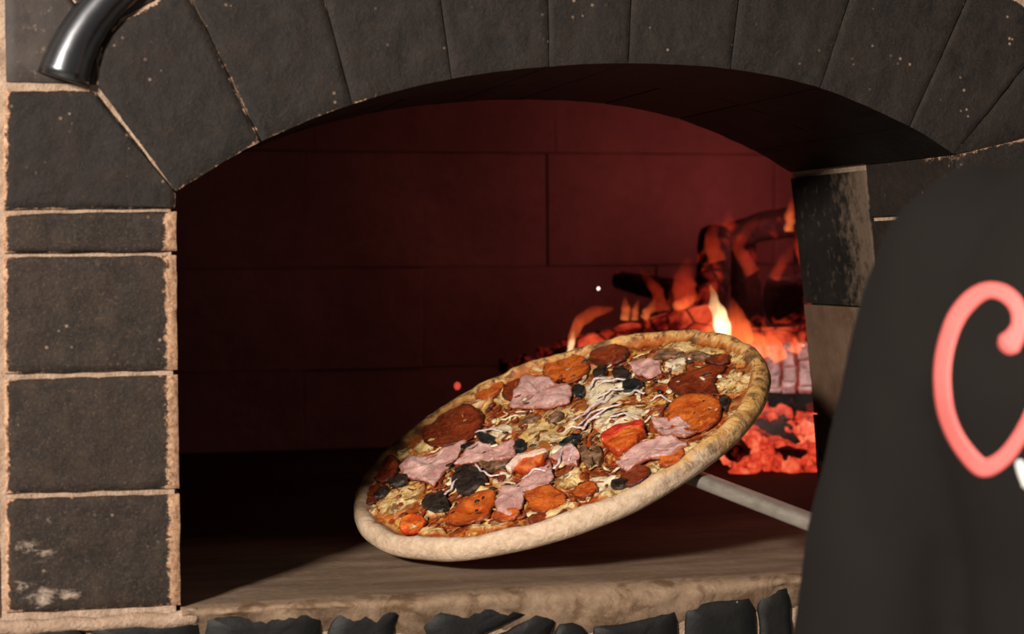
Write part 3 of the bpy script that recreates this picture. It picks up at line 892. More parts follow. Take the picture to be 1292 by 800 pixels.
SA = [(ell(714, 465, 30, 18, -10), 'salami'), ([(840, 487), (866, 470), (918, 457), (908, 470), (900, 482), (906, 496), (880, 499), (852, 497)], 'salami_dark'),
      (ell(876, 520, 36, 24, -14), 'salami'), (ell(571, 538, 42, 23, -22), 'salami_dark'), (ell(486, 592, 20, 14, -35), 'salami_dark'),
      ([(560, 660), (570, 644), (585, 628), (606, 620), (624, 616), (626, 634), (616, 652), (590, 662)], 'salami'),
      ([(660, 622), (692, 612), (712, 622), (717, 634), (700, 641), (670, 645)], 'salami'),
      (ell(520, 660, 17, 11, -15), 'tomato'), (ell(768, 448, 26, 12, -10), 'salami_dark'), (ell(650, 493, 18, 11, -25), 'salami_dark'),
      (ell(800, 600, 20, 10, -20), 'salami_dark'), (ell(905, 452, 16, 8, -10), 'salami_dark'), (ell(618, 492, 20, 10, -26), 'salami'),
      (ell(738, 618, 16, 9, -18), 'salami'), (ell(848, 578, 18, 8, -25), 'salami'), (ell(690, 650, 26, 7, -14), 'salami_dark'), (ell(470, 625, 15, 8, -50), 'salami_dark'), (ell(640, 652, 18, 6, -12), 'salami')]
for k, (p, m) in enumerate(SA):
    topping('tomato_slice' if m == 'tomato' else 'salami_slice', p, M[m], .0018, .0018, .0018, 40 + k, cup=.0014, rag=.0016)
# tomato wedge
tw = topping('tomato_wedge', [(759, 552), (778, 539), (808, 531), (813, 540), (795, 558), (777, 568), (765, 562)], M['tomato'], .003, .006, .001, 71)
topping('tomato_skin', [(757, 549), (778, 536), (809, 528), (812, 533), (780, 543), (760, 556)], M['tomato_skin'], .006, .004, .0006, 72, parent=tw)
tw2 = topping('tomato_wedge', [(640, 587), (660, 574), (690, 566), (684, 580), (664, 592)], M['tomato'], .003, .005, .001, 73)
topping('tomato_skin', [(636, 588), (658, 572), (690, 563), (689, 567), (660, 578), (642, 591)], M['ham_rim'], .006, .0035, .0005, 74, parent=tw2)
MU = [([(575, 588), (600, 585), (615, 603), (602, 616), (578, 620), (568, 606)], 'mush', 'mushroom_slice'),
      ([(530, 634), (545, 618), (560, 615), (566, 636), (556, 643), (540, 642)], 'mush', 'mushroom_slice'),
      ([(600, 548), (608, 543), (624, 550), (622, 557), (608, 556)], 'olive', 'olive_slice'),
      (ell(655, 561, 8, 6), 'olive', 'olive_slice'), (ell(797, 485, 14, 8, -10), 'olive', 'olive_slice'),
      ([(722, 488), (730, 482), (738, 488), (734, 497), (724, 497)], 'olive', 'olive_slice'),
      ([(704, 558), (722, 545), (732, 545), (728, 553), (712, 562)], 'olive', 'olive_slice'),
      ([(730, 566), (738, 562), (748, 572), (746, 588), (736, 584)], 'mushlight', 'mushroom_slice'),
      ([(745, 562), (756, 560), (760, 572), (754, 584), (748, 578)], 'mushlight', 'mushroom_slice'),
      (ell(756, 466, 10, 7, -20), 'mush', 'mushroom_slice'), (ell(782, 468, 12, 8, 10), 'mush', 'mushroom_slice'),
      ([(600, 581), (632, 581), (645, 577), (640, 587), (615, 592)], 'mushlight', 'mushroom_slice'),
      ([(906, 498), (914, 494), (920, 504), (914, 516), (908, 510)], 'mush', 'mushroom_slice'),
      (ell(780, 606, 12, 6, -20), 'mush', 'mushroom_slice'), (ell(592, 562, 12, 5, -20), 'mush', 'mushroom_slice'),
      (ell(668, 528, 13, 4, -12), 'mushlight', 'mushroom_slice'), (ell(700, 525, 11, 3.5, -25), 'mushlight', 'mushroom_slice'),
      (ell(502, 604, 14, 5, -25), 'mush', 'mushroom_slice'), (ell(480, 620, 12, 4, -30), 'mush', 'mushroom_slice'),
      (ell(842, 445, 22, 3.6, -4), 'mushlight', 'mushroom_slice'), (ell(878, 447, 20, 3.2, 2), 'mushlight', 'mushroom_slice')]
for k, (p, m, nm) in enumerate(MU):
    topping(nm, p, M[m], .0032, .0028, .0022, 80 + k, rag=.0015, nres=30)
HA = [[(662, 473), (690, 476), (722, 488), (718, 506), (694, 513), (664, 512), (642, 514), (650, 492)],
      [(502, 587), (520, 578), (545, 570), (570, 562), (590, 554), (576, 575), (560, 594), (547, 611), (530, 604), (508, 599)],
      [(572, 583), (588, 567), (602, 556), (626, 562), (650, 557), (650, 573), (632, 580), (600, 580)],
      [(624, 634), (633, 613), (657, 608), (676, 593), (694, 581), (699, 602), (690, 611), (664, 620), (658, 640), (643, 651), (627, 647)],
      [(692, 577), (706, 566), (720, 558), (732, 573), (728, 588), (710, 583)],
      [(776, 582), (793, 567), (816, 556), (850, 549), (868, 562), (848, 575), (816, 580), (790, 593)],
      [(820, 523), (858, 524), (878, 541), (863, 551), (836, 549), (824, 537)],
      [(793, 456), (808, 449), (834, 457), (833, 470), (815, 475), (799, 468)]]
for k, p in enumerate(HA):
    topping('ham_slice', p, M['ham'], .0034, .0016, .0034, 120 + k, rag=.0008, nres=64, soft=0)
# onion shreds
ON = [[(722, 528), (740, 518), (760, 507), (772, 497)], [(728, 533), (748, 520), (770, 510)], [(730, 520), (752, 508), (764, 494)],
      [(742, 528), (764, 516), (786, 508)], [(752, 502), (770, 492), (786, 490)], [(600, 584), (606, 594), (618, 600), (630, 598)],
      [(660, 605), (672, 596), (688, 592)], [(700, 590), (708, 576), (712, 562)], [(716, 582), (724, 570), (722, 560)], [(735, 540), (742, 530), (756, 525)],
      [(760, 484), (776, 480), (790, 478)], [(740, 488), (750, 480), (764, 476)], [(788, 500), (802, 494), (812, 497)], [(600, 543), (616, 541), (632, 545)],
      [(820, 505), (836, 500), (846, 506)], [(560, 625), (572, 612), (580, 604)], [(708, 545), (722, 538), (736, 536)], [(770, 528), (790, 524), (806, 527)]]
for k, p in enumerate(ON):
    q = polyline(p); N = 12
    path = []
    for i in range(N):
        x, y = q(i / (N - 1)); u, v = pix_uv(x + 3 * n3(i, k * 3, 1, .22), y + 2.5 * n3(i, k * 5, 2, .22), .006)
        path.append(pz(u, v, .0052 + bumps(u, v) + .0010 * math.sin(math.pi * i / (N - 1))))
    V, Fc = tube(path, [(.0007 + .0003 * math.sin(math.pi * i / (N - 1)), .0013 + .0006 * n3(i, k, 0, .8)) for i in range(N)], 8)
    fix_normals(mesh_obj('onion_shred', V, Fc, M['onion'], pizza))
def strands(name, count, mat, seed):
    r = random.Random(seed); VV, FF = [], []
    for _ in range(count):
        w = r.uniform(0, 2 * math.pi); d = math.sqrt(r.random()) * (PR - .05)
        u, v = d * math.cos(w), d * math.sin(w); an = r.uniform(0, 2 * math.pi); L = r.uniform(.010, .03); cu = r.uniform(-40, 40)
        path = []
        for i in range(9):
            path.append(pz(u, v, .0016 + bumps(u, v) + .0016 * n3(u, v, 0, 120, seed)))
            u += L / 8 * math.cos(an); v += L / 8 * math.sin(an); an += cu * L / 8 + r.uniform(-.35, .35)
        wd = r.uniform(.0012, .0028)
        V, Fc = tube(path, [(.0009 * (1 + .4 * n3(i, wd * 999, 0, .9)), wd * (.5 + .5 * math.sin(math.pi * (i + .5) / 9))) for i in range(9)], 8)
        b = len(VV); VV += V; FF += [tuple(b + q for q in f) for f in Fc]
    o = fix_normals(mesh_obj(name, VV, FF, mat, pizza)); o['kind'] = 'stuff'
strands('cheese_strands', 60, M['cheese_pale'], 21)
strands('browned_cheese_strands', 120, M['cheese'], 22)
strands('sauce_streaks', 140, M['salami_dark'], 23)
# fine crumbs of cheese and herb between the slices
def crumbs(name, count, mat, size, seed, hh=.003):
    r = random.Random(seed); V, Fc = [], []
    for _ in range(count):
        w = r.uniform(0, 2 * math.pi); d = math.sqrt(r.random()) * (PR - .036)
        u, v = d * math.cos(w), d * math.sin(w); s = r.uniform(.5, 1.3) * size; st = r.uniform(1, 2.6); an = r.uniform(0, math.pi)
        b = len(V)
        for (k, rad, h) in ((0, .9, -.4), (1, 1.0, .25), (2, .6, .75)):
            for i in range(8):
                t = i * math.pi / 4; x, y = rad * s * st * math.cos(t), rad * s * math.sin(t)
                k2 = 1 + .35 * n3(u + x * 9, v + y * 9, h, 120, seed)
                x, y = x * k2, y * k2
                V.append(tuple(pz(u + x * math.cos(an) - y * math.sin(an), v + x * math.sin(an) + y * math.cos(an), hh + bumps(u, v) + h * s * .6)))
        for k in range(2):
            for i in range(8):
                j = (i + 1) % 8; Fc.append((b + k * 8 + i, b + k * 8 + j, b + k * 8 + 8 + j, b + k * 8 + 8 + i))
        Fc.append(tuple(b + 16 + i for i in range(8)))
    o = fix_normals(mesh_obj(name, V, Fc, mat, pizza)); o['kind'] = 'stuff'
    return o
crumbs('cheese_crumbs', 35, M['cheese_pale'], .0032, 3, .0022)
crumbs('browned_bits', 130, M['salami_dark'], .0030, 5, .0020)
crumbs('herb_flecks', 70, M['mush'], .0022, 9, .0034)

# ================================================================== peel
H0 = Vector((.448, .075, .078)) + PN * .005; HD = Vector((.041, -.185, -.020)).normalized()
peel = empty('pizza_peel', tuple(pz(0, 0, -.018)), 'long grey metal pizza peel under the tilted pizza', 'peel')
V, Fc = [], []
for h in (-.0172, -.0192):
    for i in range(64):
        w = 2 * math.pi * i / 64; V.append(tuple(pz(.13 * math.cos(w), .13 * math.sin(w), h)))
Fc = [tuple(range(64)), tuple(range(127, 63, -1))] + [(i, (i + 1) % 64, 64 + (i + 1) % 64, 64 + i) for i in range(64)]
fix_normals(mesh_obj('blade', V, Fc, M['peel'], peel, False))
def hpt(s): return H0 + HD * s
sx = HD.cross(Vector((0, 0, 1))).normalized(); sz = sx.cross(HD).normalized()
def bar(s0, s1, w, h, name, n=24):
    V, Fc = [], []
    for i in range(n):
        c = hpt(s0 + (s1 - s0) * i / (n - 1))
        for k in range(12):
            a = 2 * math.pi * (k + .5) / 12
            ca, sa = math.cos(a), math.sin(a)
            e = .55
            V.append(tuple(c + sx * (w * math.copysign(abs(ca) ** e, ca)) + sz * (h * math.copysign(abs(sa) ** e, sa))))
    for i in range(n - 1):
        for k in range(12): Fc.append((i * 12 + k, i * 12 + (k + 1) % 12, (i + 1) * 12 + (k + 1) % 12, (i + 1) * 12 + k))
    Fc.append(tuple(range(12))); Fc.append(tuple(range((n - 1) * 12, n * 12)))
    return fix_normals(mesh_obj(name, V, Fc, M['peel'], peel))
bar(-.10, .475, .0095, .0062, 'handle')
bar(-.115, -.0, .013, .0032, 'socket')
for s in (-.075, -.03):
    c = hpt(s) - sz * .004
    V, Fc = tube([c, c - sz * .0025], [.004, .003], 10)
    fix_normals(mesh_obj('rivet', V, Fc, M['peel'], peel))

# ================================================================== fire
M['ember'] = mat_ember('glowing_ember', (.05, .003, .002), (.72, .050, .020), (1.0, .23, .10), 1.05)
M['ember_hot'] = mat_ember('hot_ember', (.12, .006, .003), (.90, .11, .045), (1.0, .38, .20), 1.2, thr=.30)
M['coal'] = mat_ember('dull_coal', (.0, .0, .0), (.22, .012, .006), (.8, .09, .03), 1.0, thr=.55)
M['char'] = mat_charwood('charred_log', .50, .02, (26, 26, 16), .0, .60)
M['char_red'] = mat_charwood('glowing_cracked_log', .75, .10, (30, 30, 42), .16, .52, (.95, .10, .035))
M['char_ash'] = mat_simple('ash_coated_char', (.40, .29, .29), .95, bscale=70, bump=.003, var=.8, Emission_Color=(.9, .36, .30, 1), Emission_Strength=.10)
M['core'] = mat_ember('log_core_glow', (.10, .006, .004), (.45, .025, .010), (.9, .12, .04), .8, thr=.42)

def log_mesh(a, b, r0, r1, seed, n=28, m=26, flat=1.0, bend=0.0, rough=.14):
    a, b = Vector(a), Vector(b); ax = (b - a).normalized()
    up = Vector((0, 0, 1)) if abs(ax.z) < .8 else Vector((0, 1, 0))
    e1 = (up - ax * up.dot(ax)).normalized(); e2 = ax.cross(e1)
    V, Fc = [], []
    for j in range(m + 1):
        s = j / m; c = a.lerp(b, s) + e1 * (bend * math.sin(math.pi * s)); r = r0 + (r1 - r0) * s
        endf = min(1, min(s, 1 - s) * m / 1.2 + .72)
        for i in range(n):
            w = 2 * math.pi * i / n
            rr = r * endf * (1 + rough * fbm(math.cos(w) * 1.3 + seed, math.sin(w) * 1.3, s * 4, 1.2, seed) + .05 * n3(math.cos(w) * 4, math.sin(w) * 4, s * 18, 1, seed + 2))
            V.append(tuple(c + e1 * (rr * math.cos(w)) + e2 * (rr * flat * math.sin(w))))
    for j in range(m):
        for i in range(n): Fc.append((j * n + i, j * n + (i + 1) % n, (j + 1) * n + (i + 1) % n, (j + 1) * n + i))
    Fc.append(tuple(range(n))); Fc.append(tuple(range(m * n, (m + 1) * n)))
    return V, Fc
def log(px0, px1, Y0, Y1, r0, r1, mat, label, seed, bend=0.0, flat=1.0, rough=.14):
    a = onY(*px0, Y0); b = onY(*px1, Y1)
    V, Fc = log_mesh(a, b, r0, r1, seed, bend=bend, flat=flat, rough=rough)
    o = fix_normals(mesh_obj('log', V, Fc, mat))
    return tag(o, label, 'log', 'burning logs in the oven')
GLB = 'burning logs in the oven'
log((700, 452), (905, 404), .86, .80, .021, .023, M['char_red'], 'dark red cracked log lying just behind the pizza\'s far rim', 3)
log((893, 410), (905, 292), .93, 1.00, .022, .025, M['char'], 'upright black charred log behind the tall white flame', 5)
log((948, 425), (935, 300), .97, 1.02, .022, .020, M['char'], 'upright charred log in the middle of the fire stack', 6)
log((915, 300), (1080, 282), 1.0, .95, .020, .024, M['char'], 'charred log lying across the top of the fire stack', 7, bend=.012)
log((968, 380), (1090, 372), .90, .88, .033, .035, M['char'], 'thick black log at right, beside the oven jamb', 8)
log((775, 352), (862, 372), 1.02, .96, .012, .020, M['char'], 'short black log end sticking out left of the fire', 9)
log((925, 503), (1090, 512), .82, .76, .0105, .012, M['char'], 'thin grey burnt branch lying on the glowing embers', 10, rough=.1)
log((905, 440), (1090, 428), .92, .88, .024, .026, M['char_red'], 'glowing red log under the thick black log', 11)
# log burnt into separate blocks of char with ash on them
la, lb = Vector(onY(925, 470, .86)), Vector(onY(1085, 462, .80))
blk = empty('log', tuple(la.lerp(lb, .5) - Vector((0, 0, .03))), 'log burnt into pale ash-coated blocks beside the pizza\'s right rim', 'log', GLB)
V, Fc = log_mesh(la, lb, .027, .029, 21, rough=.06)
fix_normals(mesh_obj('core', V, Fc, M['core'], blk))
ax = (lb - la).normalized(); e1 = (Vector((0, 0, 1)) - ax * ax.z).normalized(); e2 = ax.cross(e1)
L = (lb - la).length
for i in range(8):
    for k in range(9):
        w = 2 * math.pi * (k + (.5 if i % 2 else 0)) / 9 + random.uniform(-.1, .1)
        s = (i + .5 + random.uniform(-.08, .08)) / 8
        c = la.lerp(lb, s); nrm = e1 * math.cos(w) + e2 * math.sin(w); tg = ax.cross(nrm)
        hx, hy = L / 8 * .40 * random.uniform(.85, 1.1), .0098 * random.uniform(.85, 1.1)
        top = .0345 + random.uniform(-.002, .003)
        V = []
        for rr, sc in ((.022, 1.0), (top - .003, 1.0), (top, .72)):
            for (p, q) in ((-1, -1), (1, -1), (1, 1), (-1, 1)):
                V.append(tuple(c + nrm * (rr + random.uniform(-.001, .001)) + ax * (p * hx * sc) + tg * (q * hy * sc)))
        Fc = [(0, 1, 2, 3), (11, 10, 9, 8)] + [(r + z, r + 4 + z, r + 4 + (z + 1) % 4, r + (z + 1) % 4) for r in (0, 4) for z in range(4)]
        fix_normals(mesh_obj('char_block', V, Fc, M['char_ash'], blk, False))

def chunk(c, r, mat, seed, name, label, group):
    bm = bmesh.new(); bmesh.ops.create_icosphere(bm, subdivisions=3, radius=1)
    rot = Matrix.Rotation(seed * 1.7, 3, 'X') @ Matrix.Rotation(seed * 2.3, 3, 'Z')
    sc = Vector((1.15 + .4 * math.sin(seed * 3.1), .85 + .15 * math.sin(seed), .70))
    V = []
    for v in bm.verts:
        q = v.co.normalized()
        k = 1 + .42 * fbm(q.x, q.y, q.z, 1.5, seed) - .22 * abs(n3(q.x, q.y, q.z, 3.5, seed + 4))
        q = Vector((round(q.x * 5) / 5 * .35 + q.x * .65, round(q.y * 4) / 4 * .35 + q.y * .65, round(q.z * 4) / 4 * .35 + q.z * .65))
        q = rot @ Vector((q.x * sc.x, q.y * sc.y, q.z * sc.z)) * (r * k)
        V.append(tuple(Vector(c) + q))
    Fc = [tuple(v.index for v in f.verts) for f in bm.faces]; bm.free()
    return tag(mesh_obj(name, V, Fc, mat), label, 'ember', group)
r_ = random.Random(11)
n_e = 0
spots = []
for px in range(905, 1100, 21):
    for row, (py, Y, rad) in enumerate(((588, .70, .017), (570, .735, .020), (548, .775, .022), (524, .81, .022))):
        x = px + r_.uniform(-12, 12) + (10 if row % 2 else 0); y = py + r_.uniform(-6, 6) - (14 if px < 935 else 0) * (0 if row else 1)
        if px < 925 and row == 0: continue
        spots.append((x, y, Y + r_.uniform(-.012, .012), rad * r_.uniform(.75, 1.2), row))
ORD = ['leftmost', 'second', 'third', 'fourth', 'fifth', 'sixth', 'seventh', 'eighth', 'ninth', 'tenth', 'eleventh']
ROWN = ['front', 'second', 'third', 'back']
seen_row = {}
for (x, y, Y, r, row) in spots:
    k_ = seen_row.get(row, 0); seen_row[row] = k_ + 1
    where = ('leftmost' if k_ == 0 else ORD[k_] + ' from the left') + ' in the ' + ROWN[row] + ' row of the heap'
    c = onY(x, y, Y); c[2] = max(c[2], r * .6)
    m = 'ember_hot' if (r_.random() < .32 and y < 580) else ('coal' if r_.random() < .16 else 'ember')
    chunk(c, r, M[m], n_e * 1.37 + 1, 'ember', {'ember': 'glowing orange-red ember, ', 'ember_hot': 'brightest orange ember, ', 'coal': 'dull dark coal, '}[m] + where, 'embers in the heap'); n_e += 1
# filling under the heap so the upper embers rest on coals
for i in range(16):
    c = (r_.uniform(.80, .99), r_.uniform(.80, .98), r_.uniform(.012, .05))
    chunk(c, r_.uniform(.02, .034), M['coal'], i * 2.1 + 90, 'ember', 'dark coal in the bed at the back under the logs', 'coal bed under the logs')
for i, (px, py) in enumerate(((640, 468), (660, 456), (690, 447), (712, 446), (755, 432))):
    c = onY(px, py, .84)
    chunk(c, .013, M['coal'], i + 300, 'ember', ('leftmost', 'second from the left', 'middle', 'fourth from the left', 'rightmost')[i] + ' of the small dull embers behind the pizza\'s far rim', 'small embers behind the pizza')

M['flame_hot'] = mat_flame('white_hot_flame', (1.0, .78, .46), (1.0, .50, .16), 190)
M['flame'] = mat_flame('orange_flame', (1.0, .22, .055), (1.0, .075, .018), 62)
M['flame_red'] = mat_flame('thin_red_flame', (.95, .08, .025), (.85, .03, .012), 17)
def flame(path_px, Y, widths, mat, label, seed, depth=.75):
    """a tongue of fire: closed lens-shaped body along a curve"""
    q = polyline(path_px); N = 22; V, Fc = [], []; n = 18
    wf = polyline([(i / (len(widths) - 1), w) for i, w in enumerate(widths)])
    D = (Y - CAM[1]); pxm = F / D / 1.03
    ws = np.interp(np.linspace(0, 1, N), np.linspace(0, 1, len(widths)), widths)
    for i in range(N):
        s = i / (N - 1); x, y = q(s)
        y3 = Y + .012 * n3(s * 3, seed, 0, 1.0)
        c = onY(x + 2.5 * n3(s * 5, seed, 2, 1.0) * (ws[i] / 14), y, y3)
        r = max(.0004, ws[i] / pxm / 2)
        d = np.array(q(min(1, s + .03))) - np.array(q(max(0, s - .03))); d = d / (np.linalg.norm(d) + 1e-9)
        e1 = Vector((-d[1], 0, -d[0])); e1 = Vector((e1.x if abs(e1.x) + abs(e1.z) > 0 else 1, 0, e1.z)).normalized()
        for k in range(n):
            w = 2 * math.pi * k / n
            rr = r * (1 + .22 * n3(math.cos(w) * 1.4, math.sin(w) * 1.4, s * 6, 1.0, seed))
            p = Vector(c) + e1 * (rr * math.cos(w)) + Vector((0, 1, 0)) * (rr * depth * math.sin(w))
            V.append(tuple(p))
    for i in range(N - 1):
        for k in range(n): Fc.append((i * n + k, i * n + (k + 1) % n, (i + 1) * n + (k + 1) % n, (i + 1) * n + k))
    Fc.append(tuple(range(n))); Fc.append(tuple(range((N - 1) * n, N * n)))
    o = fix_normals(mesh_obj('flame', V, Fc, mat))
    return tag(o, label, 'flame', 'flames of the wood fire')
flame([(917, 436), (912, 416), (906, 393), (896, 360)], .62, [16, 25, 17, 3], M['flame_hot'], 'tall white-hot pointed flame above the pizza\'s far right rim', 1)
flame([(720, 446), (722, 424), (731, 406), (748, 394), (774, 389)], .76, [8, 12, 17, 16, 5], M['flame'], 'orange flame curling to the right at the left end of the log', 2)
flame([(719, 446), (721, 434), (724, 418)], .757, [7, 9, 3], M['flame_hot'], 'small pale flame root touching the pizza\'s far rim', 3)
flame([(788, 404), (790, 392), (788, 374)], .80, [12, 13, 3], M['flame'], 'leftmost of the short flames on the log behind the pizza', 4)
flame([(801, 404), (801, 392), (806, 377)], .80, [10, 9, 2], M['flame'], 'short narrow flame between two others on the log', 5)
flame([(812, 402), (820, 390), (828, 374)], .80, [12, 12, 2], M['flame'], 'slanting short flame on the middle of the log', 6)
flame([(842, 392), (846, 378), (846, 358)], .80, [9, 8, 2], M['flame_red'], 'thin red flame on the log left of the charred post', 7)
flame([(850, 388), (866, 381), (880, 374)], .82, [12, 17, 9], M['flame'], 'wide low orange flame lying along the log', 8)
flame([(938, 446), (934, 425), (928, 405), (924, 376)], .70, [34, 38, 28, 4], M['flame'], 'broad orange flame right of the white-hot flame', 9)
flame([(962, 452), (958, 436), (946, 420), (940, 396)], .72, [26, 26, 18, 3], M['flame'], 'orange flame above the ash-coated log', 10)
flame([(892, 420), (886, 402), (888, 380)], .74, [18, 16, 3], M['flame_red'], 'red flame left of the white-hot flame', 11)
flame([(925, 300), (918, 284), (920, 266)], .98, [20, 20, 8], M['flame_red'], 'faint red flame tip left of the top log', 12)
flame([(996, 292), (996, 274), (999, 250)], .86, [12, 14, 4], M['flame'], 'small orange flame licking up beside the oven jamb', 13)
flame([(976, 352), (988, 330), (1004, 305)], .84, [16, 15, 4], M['flame_red'], 'slanting red flame in front of the stacked logs', 14)
flame([(950, 345), (930, 310), (945, 285), (975, 276)], .88, [20, 18, 14, 4], M['flame_red'], 'curved red flame around the top of the fire stack', 15)
flame([(866, 390), (862, 360), (868, 325)], .90, [30, 34, 8], M['flame_red'], 'pale red veil of fire left of the upright log', 16)
flame([(1002, 445), (1006, 432), (1016, 420)], .76, [20, 18, 5], M['flame'], 'orange flame on the blocks beside the oven jamb', 17)
flame([(1040, 450), (1036, 430), (1040, 415)], .76, [18, 18, 5], M['flame'], 'orange flame hidden partly by the oven jamb', 18)
flame([(985, 455), (978, 440), (968, 425), (962, 405)], .74, [24, 24, 16, 3], M['flame'], 'orange flame at the left end of the ash-coated blocks', 21)
flame([(905, 432), (902, 415), (908, 395), (914, 384)], .66, [20, 22, 12, 3], M['flame'], 'orange flame close behind the white-hot flame', 22)
flame([(1020, 330), (1010, 305), (1006, 285)], .90, [26, 24, 6], M['flame_red'], 'red flame partly hidden by the oven jamb', 23)
flame([(905, 330), (897, 300), (905, 275)], .93, [24, 22, 6], M['flame_red'], 'dim red flame rising along the upright charred log', 24)
flame([(835, 392), (830, 368), (812, 345), (800, 330)], .93, [18, 16, 10, 3], M['flame_red'], 'dim red flame over the short log end', 25)
def spark(px, py, Y, r, mat, label):
    bm = bmesh.new(); bmesh.ops.create_icosphere(bm, subdivisions=2, radius=r)
    c = onY(px, py, Y)
    V = [tuple(np.array(v.co) * (1, 1, 1.2) + c) for v in bm.verts]; Fc = [tuple(v.index for v in f.verts) for f in bm.faces]; bm.free()
    tag(mesh_obj('spark', V, Fc, mat), label, 'spark')
def mat_glow(name, c, s):
    t = NT(name); p = t.pos(); t.base((.02, .01, .01))
    t.link(t.mix(t.noise(p, 300, 2), c, tuple(x * .8 for x in c)), t.b.inputs['Emission Color']); t.b.inputs['Emission Strength'].default_value = s
    return t.m
spark(755, 364, .8, .0018, mat_glow('white_spark', (1, .8, .7), 3.0), 'tiny white spark floating above the log')
spark(577, 487, .8, .0042, mat_glow('red_spark', (1, .10, .06), .8), 'small red spark left of the fire near the pizza')

# the fire's own light
def fire_lamp(name, loc, power, color, radius):
    l = bpy.data.lights.new(name, 'POINT'); l.energy = power; l.color = color; l.shadow_soft_size = radius
    o = bpy.data.objects.new(name, l); COL.objects.link(o); o.location = loc
    return o
fire_lamp('fire_glow_high', (.88, .92, .32), 1.25, (1.0, .17, .155), .08)
fire_lamp('fire_glow_back', (.90, 1.02, .34), .10, (1.0, .14, .12), .06)
fire_lamp('fire_glow_low', tuple(onY(930, 400, .72)), .15, (1.0, .20, .08), .05)

# ================================================================== person
PX, PY = .565, -.545
def swept(bm, pts, radii, n=18):
    """closed tapered limb with round ends"""
    P = [Vector(p) for p in pts]
    for i, p in enumerate(P):
        m = bmesh.ops.create_uvsphere(bm, u_segments=n, v_segments=10, radius=radii[i])
        bmesh.ops.translate(bm, verts=m['verts'], vec=p)
    for i in range(len(P) - 1):
        d = P[i + 1] - P[i]
        if d.length < 1e-6: continue
        m = bmesh.ops.create_cone(bm, cap_ends=True, segments=n, radius1=radii[i], radius2=radii[i + 1], depth=d.length)
        q = d.to_track_quat('Z', 'Y').to_matrix().to_4x4(); q.translation = (P[i] + P[i + 1]) / 2
        bmesh.ops.transform(bm, verts=m['verts'], matrix=q)
def loft(bm, rings, n=40):
    """rings: (z, cx, cy, rx, ry)"""
    R = []
    for (z, cx, cy, rx, ry) in rings:
        row = []
        for i in range(n):
            w = 2 * math.pi * i / n; c, s = math.cos(w), math.sin(w)
            e = .82
            row.append(bm.verts.new((cx + rx * math.copysign(abs(c) ** e, c), cy + ry * math.copysign(abs(s) ** e, s), z)))
        R.append(row)
    for a, b in zip(R, R[1:]):
        for i in range(n): bm.faces.new((a[i], a[(i + 1) % n], b[(i + 1) % n], b[i]))
    bm.faces.new(list(reversed(R[0]))); bm.faces.new(R[-1])
def dense(rings, k=5):
    a = np.array(rings, float); t = np.arange(len(a)); tt = np.linspace(0, len(a) - 1, (len(a) - 1) * k + 1)
    return [tuple(np.interp(x, t, a[:, j]) for j in range(5)) for x in tt]
def remeshed(name, bm, voxel, smooth, mat, parent, disp=None):
    me = bpy.data.meshes.new(name); bmesh.ops.recalc_face_normals(bm, faces=bm.faces); bm.to_mesh(me); bm.free()
    tmp = bpy.data.objects.new('tmp', me); COL.objects.link(tmp)
    r = tmp.modifiers.new('r', 'REMESH'); r.mode = 'VOXEL'; r.voxel_size = voxel; r.adaptivity = 0
    s = tmp.modifiers.new('s', 'SMOOTH'); s.factor = .5; s.iterations = smooth
    dg = bpy.context.evaluated_depsgraph_get(); ev = tmp.evaluated_get(dg); m2 = ev.to_mesh()
    V = np.empty(len(m2.vertices) * 3); m2.vertices.foreach_get('co', V); V = V.reshape(-1, 3)
    N = np.empty(len(m2.vertices) * 3); m2.vertices.foreach_get('normal', N); N = N.reshape(-1, 3)
    Fc = [tuple(p.vertices) for p in m2.polygons]
    ev.to_mesh_clear(); bpy.data.objects.remove(tmp)
    if disp is not None:
        V = np.array([v + nn * disp(v) for v, nn in zip(V, N)])
    o = mesh_obj(name, V, Fc, mat, parent)
    return o, V, Fc
person = empty('person', (PX, PY, GROUND), 'person in a black shirt with a coral letter C on the back', 'person')
SHL, ELL_ = (.422, -.50, .268), (.402, -.405, -.01)
hl, hr_ = hpt(.275), hpt(.415)
WL = hl + Vector((-.012, -.035, .022)); WR = hr_ + Vector((.042, -.03, .012))
ELR = (.775, -.50, -.02); SHR = (.725, -.53, .268)
# --- body: one continuous figure
bm = bmesh.new()
cz = GROUND
loft(bm, dense([(cz + .80, PX, PY, .13, .09), (cz + .90, PX, PY, .142, .100), (cz + 1.0, PX, PY, .145, .095), (cz + 1.12, PX, PY, .15, .10),
                (cz + 1.25, PX, PY, .17, .105), (cz + 1.34, PX, PY, .165, .10), (cz + 1.40, PX, PY, .10, .07), (cz + 1.43, PX, PY + .01, .06, .06)]))
HX, HY, HZ = PX - .02, PY + .055, cz + 1.585
swept(bm, [(PX, PY + .01, cz + 1.40), (PX - .008, PY + .03, cz + 1.50)], [.058, .054])
hm = bmesh.ops.create_uvsphere(bm, u_segments=28, v_segments=20, radius=1)
for v in hm['verts']:
    q = v.co.copy()
    jaw = 1 - .22 * max(0, -q.z)
    v.co = Vector((HX + q.x * .074 * jaw, HY + q.y * .094 * (1 - .10 * max(0, -q.z)) + (.012 if q.z < -.3 and q.y > 0 else 0), HZ + q.z * .115))
swept(bm, [(HX, HY + .088, HZ + .012), (HX, HY + .108, HZ - .022)], [.008, .014])              # nose
swept(bm, [(HX - .018, HY + .088, HZ - .052), (HX + .018, HY + .088, HZ - .052)], [.007, .007])  # lips
